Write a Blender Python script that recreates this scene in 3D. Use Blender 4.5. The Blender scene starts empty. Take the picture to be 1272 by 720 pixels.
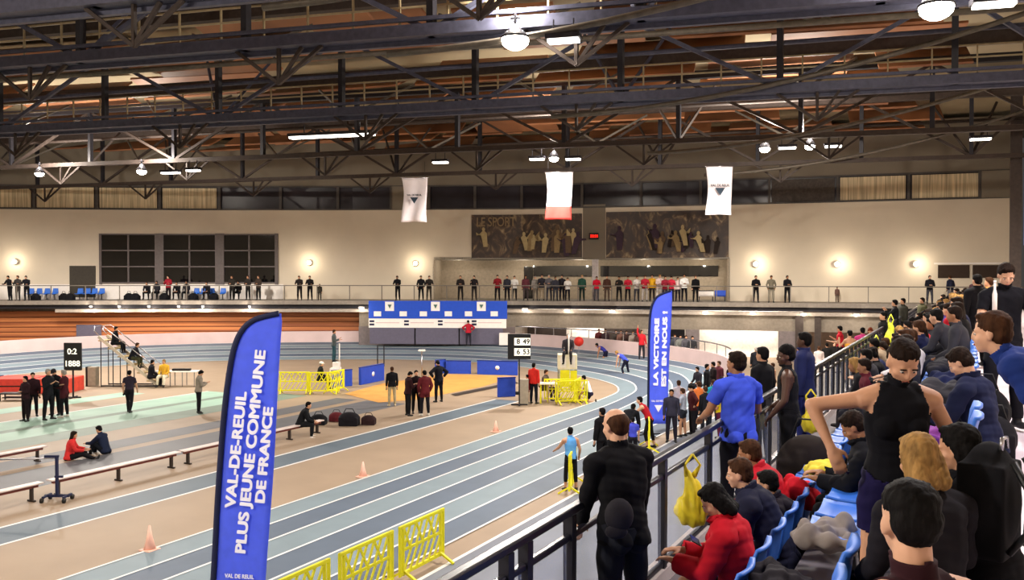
import bpy, bmesh, math, random
import numpy as np
from mathutils import Vector as V, Matrix, Euler

random.seed(7)
SC = bpy.context.scene
COL = SC.collection
# ------------------------------------------------------------------ camera, world, exposure
FPX = 1080.0                      # focal length in pixels of the 1272 x 720 frame
EYE = 5.5                         # camera height above the track
TH = math.atan2(569, FPX)         # the straights run this far to the right of the view axis
PH = math.atan(17 / FPX)
CT, ST = math.cos(TH), math.sin(TH)
cam_d = bpy.data.cameras.new('camera')
cam_d.sensor_fit = 'HORIZONTAL'
cam_d.sensor_width = 36
cam_d.lens = 36 * FPX / 1272
cam_d.clip_end = 300
cam_d.clip_start = 0.05
cam = bpy.data.objects.new('camera', cam_d)
COL.objects.link(cam)
cam.location = (0, 0, EYE)
cam.rotation_euler = (math.pi / 2 - PH, 0, TH)
SC.camera = cam
SC.view_settings.view_transform = 'Standard'
SC.view_settings.look = 'None'
SC.view_settings.gamma = 1
SC.view_settings.use_curve_mapping = False
SC.view_settings.exposure = 0.25
W = bpy.data.worlds.new('night')
SC.world = W
W.use_nodes = True
W.node_tree.nodes['Background'].inputs[0].default_value = (0.9, 0.85, 0.8, 1)
W.node_tree.nodes['Background'].inputs[1].default_value = 0.05
SC.cycles.max_bounces = 5
SC.cycles.diffuse_bounces = 3
SC.cycles.glossy_bounces = 2
SC.cycles.transmission_bounces = 3
SC.cycles.transparent_max_bounces = 6
SC.cycles.caustics_reflective = False
SC.cycles.caustics_refractive = False
SC.cycles.sample_clamp_indirect = 3
LAMP_W = 2200                     # watts of one high-bay lamp


def ray(px, py):
    x = (px - 636) / FPX
    y = (360 - py) / FPX
    F = math.cos(PH) + y * math.sin(PH)
    Z = -math.sin(PH) + y * math.cos(PH)
    return V((x * CT - F * ST, x * ST + F * CT, Z)), F


def G(px, py, z=0.0):             # where the sight line meets a level
    d, F = ray(px, py)
    return V((0, 0, EYE)) + d * ((z - EYE) / d.z)


def P(px, py, D):                 # point of the sight line at distance D
    d, F = ray(px, py)
    return V((0, 0, EYE)) + d * (D / F)


def XY(px, D):
    p = P(px, 343, D)
    return p.x, p.y


# ------------------------------------------------------------------ materials
def lin(h):
    if isinstance(h, str):
        h = h.lstrip('#')
        h = [int(h[i:i + 2], 16) / 255 for i in (0, 2, 4)]
    return tuple(((c + .055) / 1.055) ** 2.4 if c > .04045 else c / 12.92 for c in h) + (1,)


_M = {}


def mat(name, col='#808080', rough=.8, noise=.12, scale=6, metal=0, emit=None, es=1, bump=0, spec=.3, stretch=None, alpha=1, trans=0):
    key = (name, str(col))
    if key in _M:
        return _M[key]
    m = bpy.data.materials.new(name)
    m.use_nodes = True
    nt = m.node_tree
    b = nt.nodes['Principled BSDF']
    c = lin(col)
    b.inputs['Roughness'].default_value = rough
    b.inputs['Metallic'].default_value = metal
    b.inputs['Specular IOR Level'].default_value = spec
    if noise or bump:
        tc = nt.nodes.new('ShaderNodeTexCoord')
        mp = nt.nodes.new('ShaderNodeMapping')
        nt.links.new(tc.outputs['Object'], mp.inputs[0])
        if stretch:
            mp.inputs['Scale'].default_value = stretch
        n = nt.nodes.new('ShaderNodeTexNoise')
        n.inputs['Scale'].default_value = scale
        n.inputs['Detail'].default_value = 3
        nt.links.new(mp.outputs[0], n.inputs['Vector'])
        r = nt.nodes.new('ShaderNodeValToRGB')
        r.color_ramp.elements[0].position = .3
        r.color_ramp.elements[1].position = .7
        r.color_ramp.elements[0].color = tuple(x * (1 - noise) for x in c[:3]) + (1,)
        r.color_ramp.elements[1].color = tuple(min(1, x * (1 + noise)) for x in c[:3]) + (1,)
        nt.links.new(n.outputs['Fac'], r.inputs[0])
        nt.links.new(r.outputs[0], b.inputs['Base Color'])
        if bump:
            bp = nt.nodes.new('ShaderNodeBump')
            bp.inputs['Strength'].default_value = bump
            bp.inputs['Distance'].default_value = .02
            nt.links.new(n.outputs['Fac'], bp.inputs['Height'])
            nt.links.new(bp.outputs[0], b.inputs['Normal'])
    else:
        b.inputs['Base Color'].default_value = c
    if emit:
        b.inputs['Emission Color'].default_value = lin(emit)
        b.inputs['Emission Strength'].default_value = es
    if alpha < 1:
        b.inputs['Alpha'].default_value = alpha
    if trans:
        b.inputs['Transmission Weight'].default_value = trans
    _M[key] = m
    return m


def fab(col):
    return mat('fabric', col, rough=.9, noise=.18, scale=5, bump=.25, spec=.15)


def skinm(col):
    return mat('skin', col, rough=.55, noise=.08, scale=12, spec=.35)


def hairm(col):
    return mat('hair', col, rough=.75, noise=.45, scale=30, bump=.5, spec=.1, stretch=(1, 1, .25))


# ------------------------------------------------------------------ objects
def tag(o, label=None, cat=None, group=None, kind=None):
    if label:
        o['label'] = label
    if cat:
        o['category'] = cat
    if group:
        o['group'] = group
    if kind:
        o['kind'] = kind
    return o


def empty(name, loc=(0, 0, 0), rz=0, label=None, cat=None, group=None):
    o = bpy.data.objects.new(name, None)
    COL.objects.link(o)
    o.location = loc
    o.rotation_euler = (0, 0, rz)
    return tag(o, label, cat, group)


class MB:
    """collects shapes of ONE object"""

    def __init__(s):
        s.bm = bmesh.new()

    def poly(s, pts, faces, mi=0, smooth=False):
        vs = [s.bm.verts.new(p) for p in pts]
        for f in faces:
            try:
                fc = s.bm.faces.new([vs[i] for i in f])
                fc.material_index = mi
                fc.smooth = smooth
            except ValueError:
                pass
        return s

    def box(s, c, size, rz=0, mi=0, rot=None, taper=1):
        R = rot or Matrix.Rotation(rz, 3, 'Z')
        hx, hy, hz = [d / 2 for d in size]
        pts = []
        for z in (-1, 1):
            k = taper if z > 0 else 1
            for x, y in ((-1, -1), (1, -1), (1, 1), (-1, 1)):
                pts.append(V(c) + R @ V((x * hx * k, y * hy * k, z * hz)))
        return s.poly(pts, [(3, 2, 1, 0), (4, 5, 6, 7), (0, 1, 5, 4), (1, 2, 6, 5), (2, 3, 7, 6), (3, 0, 4, 7)], mi)

    def bar(s, a, b, w=.05, h=None, mi=0, up=(0, 0, 1)):
        a, b = V(a), V(b)
        h = h or w
        d = b - a
        L = d.length
        if L < 1e-6:
            return s
        d.normalize()
        up = V(up)
        if abs(d.dot(up)) > .98:
            up = V((1, 0, 0))
        x = d.cross(up).normalized()
        z = x.cross(d)
        pts = []
        for q in (a, b):
            for sx, sz in ((-1, -1), (1, -1), (1, 1), (-1, 1)):
                pts.append(q + x * sx * w / 2 + z * sz * h / 2)
        return s.poly(pts, [(3, 2, 1, 0), (4, 5, 6, 7), (0, 1, 5, 4), (1, 2, 6, 5), (2, 3, 7, 6), (3, 0, 4, 7)], mi)

    def tube(s, pts, r, n=8, mi=0, cap=True):
        pts = [V(p) for p in pts]
        rr = r if isinstance(r, (list, tuple)) else [r] * len(pts)
        rings = []
        x = None
        for i, p in enumerate(pts):
            d = (pts[min(i + 1, len(pts) - 1)] - pts[max(i - 1, 0)]).normalized()
            if x is None:
                x = d.cross(V((0, 0, 1)) if abs(d.z) < .9 else V((1, 0, 0))).normalized()
            else:
                x = (x - d * x.dot(d)).normalized()
            y = d.cross(x)
            rings.append([p + (x * math.cos(2 * math.pi * k / n) + y * math.sin(2 * math.pi * k / n)) * rr[i] for k in range(n)])
        P_ = [p for r_ in rings for p in r_]
        F_ = []
        for i in range(len(pts) - 1):
            for k in range(n):
                F_.append((i * n + k, i * n + (k + 1) % n, (i + 1) * n + (k + 1) % n, (i + 1) * n + k))
        if cap:
            F_.append(tuple(range(n))[::-1])
            F_.append(tuple((len(pts) - 1) * n + k for k in range(n)))
        return s.poly(P_, F_, mi, True)

    def ell(s, c, r, R=None, nu=10, nv=7, mi=0):
        R = R or Matrix.Identity(3)
        c = V(c)
        P_ = [c + R @ V((0, 0, -r[2]))]
        for i in range(1, nv):
            a = math.pi * i / nv - math.pi / 2
            for k in range(nu):
                b = 2 * math.pi * k / nu
                P_.append(c + R @ V((r[0] * math.cos(a) * math.cos(b), r[1] * math.cos(a) * math.sin(b), r[2] * math.sin(a))))
        P_.append(c + R @ V((0, 0, r[2])))
        F_ = [(0, 1 + (k + 1) % nu, 1 + k) for k in range(nu)]
        for i in range(nv - 2):
            o = 1 + i * nu
            for k in range(nu):
                F_.append((o + k, o + (k + 1) % nu, o + nu + (k + 1) % nu, o + nu + k))
        o = 1 + (nv - 2) * nu
        F_ += [(o + k, o + (k + 1) % nu, len(P_) - 1) for k in range(nu)]
        return s.poly(P_, F_, mi, True)

    def prism(s, outline, d, mi=0):
        """outline: list of points; d: extrusion vector"""
        n = len(outline)
        d = V(d)
        pts = [V(p) for p in outline] + [V(p) + d for p in outline]
        F_ = [tuple(range(n))[::-1], tuple(range(n, 2 * n))] + [(k, (k + 1) % n, n + (k + 1) % n, n + k) for k in range(n)]
        return s.poly(pts, F_, mi)

    def build(s, name, mats, parent=None, bevel=0, **tags):
        me = bpy.data.meshes.new(name)
        bmesh.ops.recalc_face_normals(s.bm, faces=s.bm.faces[:])
        s.bm.to_mesh(me)
        s.bm.free()
        for m in (mats if isinstance(mats, (list, tuple)) else [mats]):
            me.materials.append(m)
        o = bpy.data.objects.new(name, me)
        COL.objects.link(o)
        if parent:
            o.parent = parent
        if bevel:
            b = o.modifiers.new('bevel', 'BEVEL')
            b.width = bevel
            b.segments = 2
        return tag(o, **tags)


def copy_tree(o, parent=None):
    kids = list(o.children)
    c = o.copy()
    COL.objects.link(c)
    c.parent = parent
    for ch in kids:
        copy_tree(ch, c)
    return c


def text(name, body, loc, size, rot, m, parent=None, bold=.0, extrude=.003, align='CENTER', sx=1, space=1, fit=None):
    cu = bpy.data.curves.new(name, 'FONT')
    cu.body = body
    cu.size = size
    cu.extrude = .0004 if bold else extrude
    cu.align_x = align
    cu.align_y = 'CENTER'
    cu.space_character = space
    t = bpy.data.objects.new('tmp', cu)
    COL.objects.link(t)
    me = bpy.data.meshes.new_from_object(t.evaluated_get(bpy.context.evaluated_depsgraph_get()))
    bpy.data.objects.remove(t)
    me.name = name
    me.materials.clear()
    me.materials.append(m)
    if bold:
        bmm = bmesh.new()
        for kz, (dx, dy) in enumerate(((0, 0), (bold, 0), (-bold, 0), (0, bold), (0, -bold), (bold * .7, bold * .7), (-bold * .7, -bold * .7), (bold * .7, -bold * .7), (-bold * .7, bold * .7))):
            n0 = len(bmm.verts)
            bmm.from_mesh(me)
            bmm.verts.ensure_lookup_table()
            for v in bmm.verts[n0:]:
                v.co.x += dx
                v.co.y += dy
                v.co.z += kz * .0012
        bmm.to_mesh(me)
        bmm.free()
    if fit:
        xs = [v.co.x for v in me.vertices]
        sx = fit / (max(xs) - min(xs))
    o = bpy.data.objects.new(name, me)
    COL.objects.link(o)
    o.location = loc
    o.rotation_euler = rot
    o.scale = (sx, 1, 1)
    if parent:
        o.parent = parent
    return o


def catmull(pts, n=12):
    out = []
    for i in range(1, len(pts) - 2):
        p0, p1, p2, p3 = [V(p) for p in pts[i - 1:i + 3]]
        for k in range(n):
            t = k / n
            out.append(.5 * ((2 * p1) + (p2 - p0) * t + (2 * p0 - 5 * p1 + 4 * p2 - p3) * t * t + (3 * p1 - p0 - 3 * p2 + p3) * t ** 3))
    out.append(V(pts[-2]))
    return out


# ------------------------------------------------------------------ palette
M_WALL = mat('painted wall', '#cfc3b0', rough=.85, noise=.04, scale=.6)
M_WALLUP = mat('upper wall cladding', '#787063', rough=.8, noise=.06, scale=.8)
M_WHITE = mat('white paint', '#e8e2dc', rough=.6, noise=.03)
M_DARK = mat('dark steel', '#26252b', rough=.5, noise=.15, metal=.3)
M_STEEL = mat('blue grey steel', '#4a4c5e', rough=.5, noise=.2, metal=.3)
M_STEELW = mat('weathered steel', '#565048', rough=.5, noise=.2, metal=.3)
M_BRSTEEL = mat('brown steel', '#3b322e', rough=.6, noise=.2, metal=.2)
M_BLACK = mat('black plastic', '#0e0e10', rough=.5, noise=.1)
M_GREY = mat('grey board', '#5b5768', rough=.7, noise=.06)
M_CONC = mat('concrete', '#8b8479', rough=.85, noise=.08)
M_YEL = mat('yellow plastic', '#e6e020', rough=.45, noise=.05)
M_BLUE = mat('royal blue vinyl', '#1c48b8', rough=.5, noise=.05)
M_FLAG = mat('flag blue', '#7288f0', rough=.7, noise=.05)
M_NAVY = mat('navy webbing', '#141a3c', rough=.7, noise=.05)
M_RED = mat('red vinyl', '#c83228', rough=.5)
M_TAN = mat('tan rubber floor', '#93806c', rough=.62, noise=.07, scale=.7, spec=.35)
M_LANE_L = mat('pale teal track rubber', '#71818a', rough=.6, noise=.06, scale=1.2, spec=.4)
M_LANE_D = mat('slate blue track rubber', '#525f70', rough=.6, noise=.06, scale=1.2, spec=.4)
M_LINE = mat('white line paint', '#d6d6d6', rough=.6, noise=.03)
M_FGREY = mat('blue grey floor', '#6f7480', rough=.65, noise=.06, scale=.9)
M_CORT = mat('pink white floor', '#d8ccd4', rough=.4, noise=.04, scale=2, spec=.4)
def translucent(m, k=.5):
    nt = m.node_tree
    bs = nt.nodes['Principled BSDF']
    tr_ = nt.nodes.new('ShaderNodeBsdfTranslucent')
    mx = nt.nodes.new('ShaderNodeMixShader')
    mx.inputs[0].default_value = k
    if bs.inputs['Base Color'].is_linked:
        nt.links.new(bs.inputs['Base Color'].links[0].from_socket, tr_.inputs['Color'])
    else:
        tr_.inputs['Color'].default_value = bs.inputs['Base Color'].default_value
    out = nt.nodes['Material Output']
    nt.links.new(bs.outputs[0], mx.inputs[1])
    nt.links.new(tr_.outputs[0], mx.inputs[2])
    nt.links.new(mx.outputs[0], out.inputs['Surface'])
    return m


translucent(M_FLAG, .6)
M_GLOW = mat('lamp glass', '#ffffff', noise=0, emit='#fff2e0', es=30)
M_GLOWD = mat('strip lamp glass', '#ffffff', noise=0, emit='#fff6ea', es=6)
M_SEAT = mat('blue plastic seat', '#2a68c8', rough=.5, noise=.04, spec=.5)
M_CHROME = mat('chrome', '#b0b0b8', rough=.25, metal=.9, noise=.05)
M_GLASSD = mat('dark window glass', '#0b0a0c', rough=.08, noise=0, spec=.6)


def wood_mat(name, c1, c2, scale, axis='z'):
    m = bpy.data.materials.new(name)
    m.use_nodes = True
    nt = m.node_tree
    b = nt.nodes['Principled BSDF']
    b.inputs['Roughness'].default_value = .6
    tc = nt.nodes.new('ShaderNodeTexCoord')
    mp = nt.nodes.new('ShaderNodeMapping')
    mp.inputs['Scale'].default_value = scale
    n = nt.nodes.new('ShaderNodeTexNoise')
    n.inputs['Scale'].default_value = 1.0
    n.inputs['Detail'].default_value = 3
    r = nt.nodes.new('ShaderNodeValToRGB')
    r.color_ramp.elements[0].position = .35
    r.color_ramp.elements[1].position = .65
    r.color_ramp.elements[0].color = lin(c1)
    r.color_ramp.elements[1].color = lin(c2)
    nt.links.new(tc.outputs['Object'], mp.inputs[0])
    nt.links.new(mp.outputs[0], n.inputs['Vector'])
    nt.links.new(n.outputs['Fac'], r.inputs[0])
    nt.links.new(r.outputs[0], b.inputs['Base Color'])
    return m


M_SLAT = wood_mat('orange wood slats', '#8a4a28', '#c57a44', (.06, .06, 5))
M_CWOOD = wood_mat('ceiling wood', '#70462d', '#b27850', (.25, .25, .8))
M_CPALE = mat('pale ceiling lining', '#9a8d74', rough=.9, noise=.15, scale=.3)

# ================================================================== THE SHELL
def strip(mb, pts, z0, z1, mi=0):
    """vertical ribbon along a plan line"""
    for a, b in zip(pts[:-1], pts[1:]):
        mb.poly([(a[0], a[1], z0), (b[0], b[1], z0), (b[0], b[1], z1), (a[0], a[1], z1)], [(0, 1, 2, 3)], mi)


def offset(pts, d):
    """shift a plan polyline to its left by d"""
    out = []
    for i, p in enumerate(pts):
        a = V(pts[max(i - 1, 0)][:2])
        b = V(pts[min(i + 1, len(pts) - 1)][:2])
        t = (b - a).normalized()
        n = V((-t.y, t.x))
        out.append((p[0] + n.x * d, p[1] + n.y * d))
    return out


def thick(mb, pts, d, z0, z1, mi=0):
    """solid wall of thickness d to the left of a plan line"""
    q = offset(pts, d)
    for i in range(len(pts) - 1):
        a, b, c, e = pts[i], pts[i + 1], q[i + 1], q[i]
        P_ = [(*a, z0), (*b, z0), (*c, z0), (*e, z0), (*a, z1), (*b, z1), (*c, z1), (*e, z1)]
        mb.poly(P_, [(3, 2, 1, 0), (4, 5, 6, 7), (0, 1, 5, 4), (1, 2, 6, 5), (2, 3, 7, 6), (3, 0, 4, 7)], mi)


BALC = [(-72, 28.5), (-59.4, 36.7), (-49.8, 42.9), (-39.15, 48.5), (-27.9, 53.35), (-16.8, 56.0), (-9.25, 57.4), (3.2, 59.4)]
BZ = 3.8
WALLP = offset(BALC, 3.6)
WALLB = offset(BALC, 0.9)


def hit(poly, px):
    """where the sight column px crosses a plan polyline"""
    d, _ = ray(px, 343)
    for a, b in zip(poly[:-1], poly[1:]):
        ax, ay, bx, by = a[0], a[1], b[0], b[1]
        ex, ey = bx - ax, by - ay
        det = d.x * (-ey) + d.y * ex
        if abs(det) < 1e-9:
            continue
        t = (ax * (-ey) + ay * ex) / det
        u = (d.x * ay - d.y * ax) / det
        if t > 0 and -1e-6 <= u <= 1 + 1e-6:
            return V((d.x * t, d.y * t)), d.z * 0 + t * (-ST * d.x + CT * d.y)
    raise ValueError(px)


def zat(D, py):
    return P(636, py, D).z


def panel(mb, poly, px1, px2, y1, y2, out=0.0, th=.1, mi=0, z1=None, z2=None):
    """a box hung on the wall line between two sight columns; out = how far it stands off the wall towards the hall"""
    cuts = [px1]
    for v in poly:
        D = -ST * v[0] + CT * v[1]
        if D > 1:
            q = 636 + FPX * (CT * v[0] + ST * v[1]) / D
            if px1 + 1 < q < px2 - 1:
                cuts.append(q)
    cuts = sorted(cuts) + [px2]
    D = (hit(poly, px1)[1] + hit(poly, px2)[1]) / 2
    zt = zat(D, y1) if z2 is None else z2
    zb = zat(D, y2) if z1 is None else z1
    for u1, u2 in zip(cuts[:-1], cuts[1:]):
        a, Da = hit(poly, u1)
        b, Db = hit(poly, u2)
        t = (b - a).normalized()
        n = V((t.y, -t.x))
        A = a + n * out
        B = b + n * out
        A2 = a + n * (out + th)
        B2 = b + n * (out + th)
        P_ = [(*A, zb), (*B, zb), (*B2, zb), (*A2, zb), (*A, zt), (*B, zt), (*B2, zt), (*A2, zt)]
        mb.poly(P_, [(3, 2, 1, 0), (4, 5, 6, 7), (0, 1, 5, 4), (1, 2, 6, 5), (2, 3, 7, 6), (3, 0, 4, 7)], mi)
    return mb


# floor
MB().poly([(-75, -12, 0), (-2.4, -12, 0), (3.5, 75, 0), (-75, 75, 0)], [(0, 1, 2, 3)]).build('floor', M_TAN, kind='structure')
# stripes of the inner sprint lanes, each a painted surface running the length of the hall
def stripe(name, x0, x1, y0, y1, m, z=.004):
    MB().poly([(x0, y0, z), (x1, y0, z), (x1, y1, z), (x0, y1, z)], [(0, 1, 2, 3)]).build(name, m, kind='structure')


M_GRN = mat('grey green floor', '#6d7d72', rough=.6, noise=.1, scale=.8)
M_MINT = mat('mint floor', '#8fae9f', rough=.6, noise=.12, scale=.6)
M_SLATE = mat('slate floor', '#5c5d62', rough=.6, noise=.1, scale=.8)
M_BSTR = mat('blue stripe floor', '#566470', rough=.6, noise=.08, scale=.8)
stripe('floor_runup_lane', -18.69, -17.56, -8, 34, M_BSTR)
stripe('floor_line', -18.78, -18.69, -8, 34, M_LINE, .006)
stripe('floor_line', -17.56, -17.47, -8, 34, M_LINE, .006)
stripe('floor_stripe', -23.6, -21.5, -8, 31, M_SLATE)
stripe('floor_stripe', -25.3, -24.1, -8, 31, M_SLATE)
stripe('floor_stripe', -28.4, -27.0, -8, 31, M_GRN)
stripe('floor_stripe', -32.2, -28.4, -8, 30, M_MINT)
stripe('floor_stripe', -30.4, -29.9, -8, 29, M_GRN, .006)
stripe('floor_line', -32.3, -32.2, -8, 30, M_LINE, .006)
stripe('floor_stripe', -35.5, -34.2, -8, 28, M_MINT)
stripe('floor_grey', -8.75, -2.4, -10, 40, M_FGREY)
stripe('floor_line', -8.84, -8.75, -10, 40, M_LINE, .006)

# oval track, six lanes, banked in the bend
TRC = [(-9.45, -20), (-9.45, -8), (-9.45, 4), (-9.45, 16), (-9.45, 28), (-9.45, 36.5), (-10.2, 41.2), (-12.7, 45.4), (-17.6, 49.3), (-26.0, 52.8), (-34.0, 52.3),
       (-41.5, 48.6), (-48.3, 43.0), (-51.6, 36.5), (-52.3, 29), (-52.3, 16), (-52.3, 0), (-52.3, -10)]
tr = catmull([(*p, 0) for p in TRC], 14)
LW = .847


def bank(p):
    if p.x > -30:
        return .76 * max(0, min(1, (p.y - 34) / 10))
    return .76 * max(0, min(1, (p.y - 8) / 12))


tr2 = [(p.x, p.y) for p in tr]
offs = {}


def track_line(d):
    o = offset(tr2, d)
    return [V((q[0], q[1], .012 + bank(p) * max(0, 1 - d / (6 * LW)))) for q, p in zip(o, tr)]


def ribbon(mb, A, B, mi=0, dz=0):
    n = len(A)
    mb.poly([a + V((0, 0, dz)) for a in A] + [b + V((0, 0, dz)) for b in B], [(i, i + 1, n + i + 1, n + i) for i in range(n - 1)], mi)


mb = MB()
for k in range(6):
    ribbon(mb, track_line(k * LW), track_line((k + 1) * LW), mi=k % 2)
mb.build('floor_track', [M_LANE_D, M_LANE_L], kind='structure')
mb = MB()
for k in range(7):
    ribbon(mb, track_line(k * LW - .03), track_line(k * LW + .035), dz=.008)
mb.build('floor_track_lines', M_LINE, kind='structure')
# low parapet around the bend
pp = [i for i, p in enumerate(tr) if (p.y > 40.5 and p.x > -30) or (p.x < -30 and p.y > 10)]
q0 = offset(tr2, -.12)
mb = MB()
thick(mb, [q0[i] for i in pp], -.18, 0, 1.55)
mb.build('wall_parapet', mat('parapet board', '#cbb4b2', rough=.7, noise=.06, scale=1), kind='structure')
# slatted timber wall under the left of the balcony
timber = [p for p in offset(BALC, 1.9)][:4] + [tuple(hit(offset(BALC, 1.9), 446)[0])]
mb = MB()
thick(mb, timber, .2, 0, 3.0)
mb.build('wall_timber', M_SLAT, kind='structure')
mb = MB()
for z in (1.15, 1.5, 1.85, 2.2, 2.55):
    thick(mb, offset(timber, -.03), .02, z, z + .05)
mb.build('trim_timber', mat('timber shadow gap', '#5a2c18', noise=.1), kind='structure')
panel(MB(), timber, 95, 126, 403, 419, .05, .06).build('trim_panel', M_GREY, kind='structure')

# balcony
mb = MB()
thick(mb, BALC, 4.0, BZ - .28, BZ)
mb.build('floor_balcony', mat('balcony slab', '#80786f', rough=.7), kind='structure')
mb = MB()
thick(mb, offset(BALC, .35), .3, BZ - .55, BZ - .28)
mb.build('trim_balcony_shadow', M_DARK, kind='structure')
mb = MB()
low = offset(BALC, .15)
i0 = [tuple(hit(low, 68)[0])] + low[2:]
thick(mb, i0, .25, BZ - .82, BZ - .6)
mb.build('trim_balcony_fascia', mat('fascia', '#9d9388', rough=.6), kind='structure')
# beam and rooms under the balcony, right of the banner
mb = MB()
under = [tuple(hit(offset(BALC, .6), 446)[0])] + offset(BALC, .6)[4:]
thick(mb, under, .3, 1.95, BZ - .6)
mb.build('wall_under_balcony', mat('grey beam', '#7d7468', rough=.8), kind='structure')
mb = MB()
back = offset(BALC, 3.4)
thick(mb, back, .2, 0, BZ - .3)
mb.build('wall_back_room', mat('back room white wall', '#e6dcd2', rough=.8), kind='structure')
und = offset(BALC, .7)
mb = MB()
for a, b in ((446, 640), (852, 869), (967, 988), (998, 1003)):
    panel(mb, und, a, b, 0, 0, -.1, .25, z1=0, z2=1.96)
mb.build('wall_piers', mat('grey pier', '#6f6666', rough=.8), kind='structure')
panel(MB(), back, 656, 704, 0, 0, .1, .1, z1=.2, z2=1.9).build('window_1', M_BRSTEEL, kind='structure')
panel(MB(), back, 751, 795, 0, 0, .1, .1, z1=.2, z2=1.9).build('window_2', M_BRSTEEL, kind='structure')
panel(MB(), back, 826, 851, 0, 0, .1, .1, z1=.2, z2=1.9).build('window_3', M_DARK, kind='structure')
mb = MB()
panel(mb, und, 988, 998, 0, 0, .05, .3, z1=0, z2=3.1)
panel(mb, und, 1012, 1020, 0, 0, .05, .3, z1=0, z2=3.1)
mb.build('trim_1', M_BRSTEEL, kind='structure')
panel(MB(), back, 998, 1120, 0, 0, .15, .1, z1=0, z2=3.2).build('wall_brown_lobby', mat('brown lobby wall', '#5e4a3c'), kind='structure')

# main wall: full height, the gallery recess cut out of it
RX = [hit(WALLP, 539)[0], hit(WALLP, 905)[0]]
ZR = zat(hit(WALLP, 720)[1], 322)
wl = [p for p in WALLP if p[0] < RX[0].x] + [tuple(RX[0])]
wr = [tuple(RX[1])] + [p for p in WALLP if p[0] > RX[1].x]
wm = [tuple(RX[0])] + [p for p in WALLP if RX[0].x < p[0] < RX[1].x] + [tuple(RX[1])]
ZW0, ZW1, ZT = 10.45, 12.15, 15.6
mb = MB()
thick(mb, wl, .3, BZ, ZW0)
thick(mb, wr, .3, BZ, ZW0)
thick(mb, wm, .3, ZR, ZW0)
mb.build('wall_far', M_WALL, kind='structure')
mb = MB()
thick(mb, WALLP, .3, ZW1, ZT)
thick(mb, offset(WALLP, .32), .1, ZW0 - .1, ZW1 + .1)
mb.build('wall_far_upper', M_WALLUP, kind='structure')
# gallery recess
rec = offset(wm, 3.0)
mb = MB()
thick(mb, rec, .2, BZ, ZR + .3)
for e in (0, -1):
    mb.bar((*wm[e], (BZ + ZR) / 2), (*rec[e], (BZ + ZR) / 2), .2, ZR - BZ)
mb.build('wall_gallery', mat('gallery wall', '#9b8d7a'), kind='structure')
mb = MB()
thick(mb, wm, 3.2, BZ - .3, BZ - .01)
mb.build('floor_gallery', M_CONC, kind='structure')
mb = MB()
thick(mb, wm, 3.2, ZR, ZR + .2)
mb.build('ceiling_gallery', M_CONC, kind='structure')
panel(MB(), wm, 735.5, 742.5, 0, 0, -.35, .35, z1=BZ, z2=ZR).build('pillar_gallery', mat('white pillar', '#c8c0c0'), kind='structure')
for i, (a, b, y1, y2) in enumerate(((651, 662, 329, 372), (663, 736, 328, 343), (746, 892, 328, 343))):
    panel(MB(), rec, a, b, y1 + 2, y2, .02, .08).build('window_%d' % (4 + i), M_GLASSD, kind='structure')

# clerestory band
mb = MB()
cb = offset(WALLP, .18)
thick(mb, cb, .06, ZW0, ZW1)
mb.build('window_band', mat('clerestory glass', '#2b2830', rough=.25, noise=.35, scale=.5), kind='structure')
M_CURT = mat('lit blind', '#c4b494', rough=.8, noise=.4, scale=6, stretch=(2, 2, .05))
for k, (a, b) in enumerate(((-30, 40), (47, 118), (125, 196), (203, 270), (1043, 1124), (1132, 1214), (958, 1036))):
    panel(MB(), cb, a, b, 0, 0, .06, .04, z1=ZW0 + .1, z2=ZW1 - .1).build('window_blind', M_CURT if k != 6 else mat('grey blind', '#4a4440', noise=.3), kind='structure')
mb = MB()
for px in (-33, 43, 121, 199, 273, 349, 420, 486, 533, 590, 648, 723, 796, 870, 955, 1040, 1128, 1216):
    panel(mb, WALLP, px - 1.6, px + 1.6, 0, 0, -.12, .2, z1=ZW0, z2=ZW1)
for z in (ZW0 - .04, ZW1 - .04):
    thick(mb, offset(WALLP, -.06), .16, z, z + .1)
mb.build('window_band_frame', mat('window frame', '#4b4745', rough=.6), kind='structure')
panel(MB(), WALLP, 486, 533, 0, 0, -.1, .18, z1=ZW0, z2=ZW1).build('trim_pier', M_WALLUP, kind='structure')
panel(MB(), WALLP, 724, 752, 0, 0, -.1, .12, z1=ZR, z2=ZW0 + .2).build('trim_pier', M_WALLUP, kind='structure')
panel(MB(), WALLP, 1218, 1256, 0, 0, -.1, .2, z1=ZW0, z2=ZW1).build('trim_pier', M_WALLUP, kind='structure')

# big three-bay window
mb = MB()
panel(mb, WALLP, 125, 345, 291, 352, -.02, .06)
wn = mb.build('window_gym', M_GLASSD, kind='structure')
mb = MB()
for a, b in ((124, 127), (193, 204), (268, 279), (342, 346)):
    panel(mb, WALLP, a, b, 290, 353, .0, .14)
for a, b in ((159, 161), (235, 237), (309, 311)):
    panel(mb, WALLP, a, b, 291, 352, .0, .1)
for y in (291, 311, 331, 351):
    panel(mb, WALLP, 125, 345, y - .8, y + .8, .0, .1)
mb.build('window_gym_frame', mat('bronze frame', '#5d5453', rough=.5), kind='structure')
panel(MB(), WALLP, 0, 352, 353, 371.5, 0, .06).build('trim_low_wall', M_WHITE, kind='structure')
panel(MB(), WALLP, 87, 119, 330, 369, 0, .1).build('door_1', mat('dark door', '#3b362f', rough=.4), kind='structure')
for i, (a, b) in enumerate(((1165, 1204), (1208, 1247))):
    panel(MB(), WALLP, a, b, 329, 345, 0, .08).build('window_louvre', mat('brown louvre', '#33261e'), kind='structure')
panel(MB(), WALLP, 1160, 1252, 326, 328, 0, .1).build('trim_2', M_WHITE, kind='structure')

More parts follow.
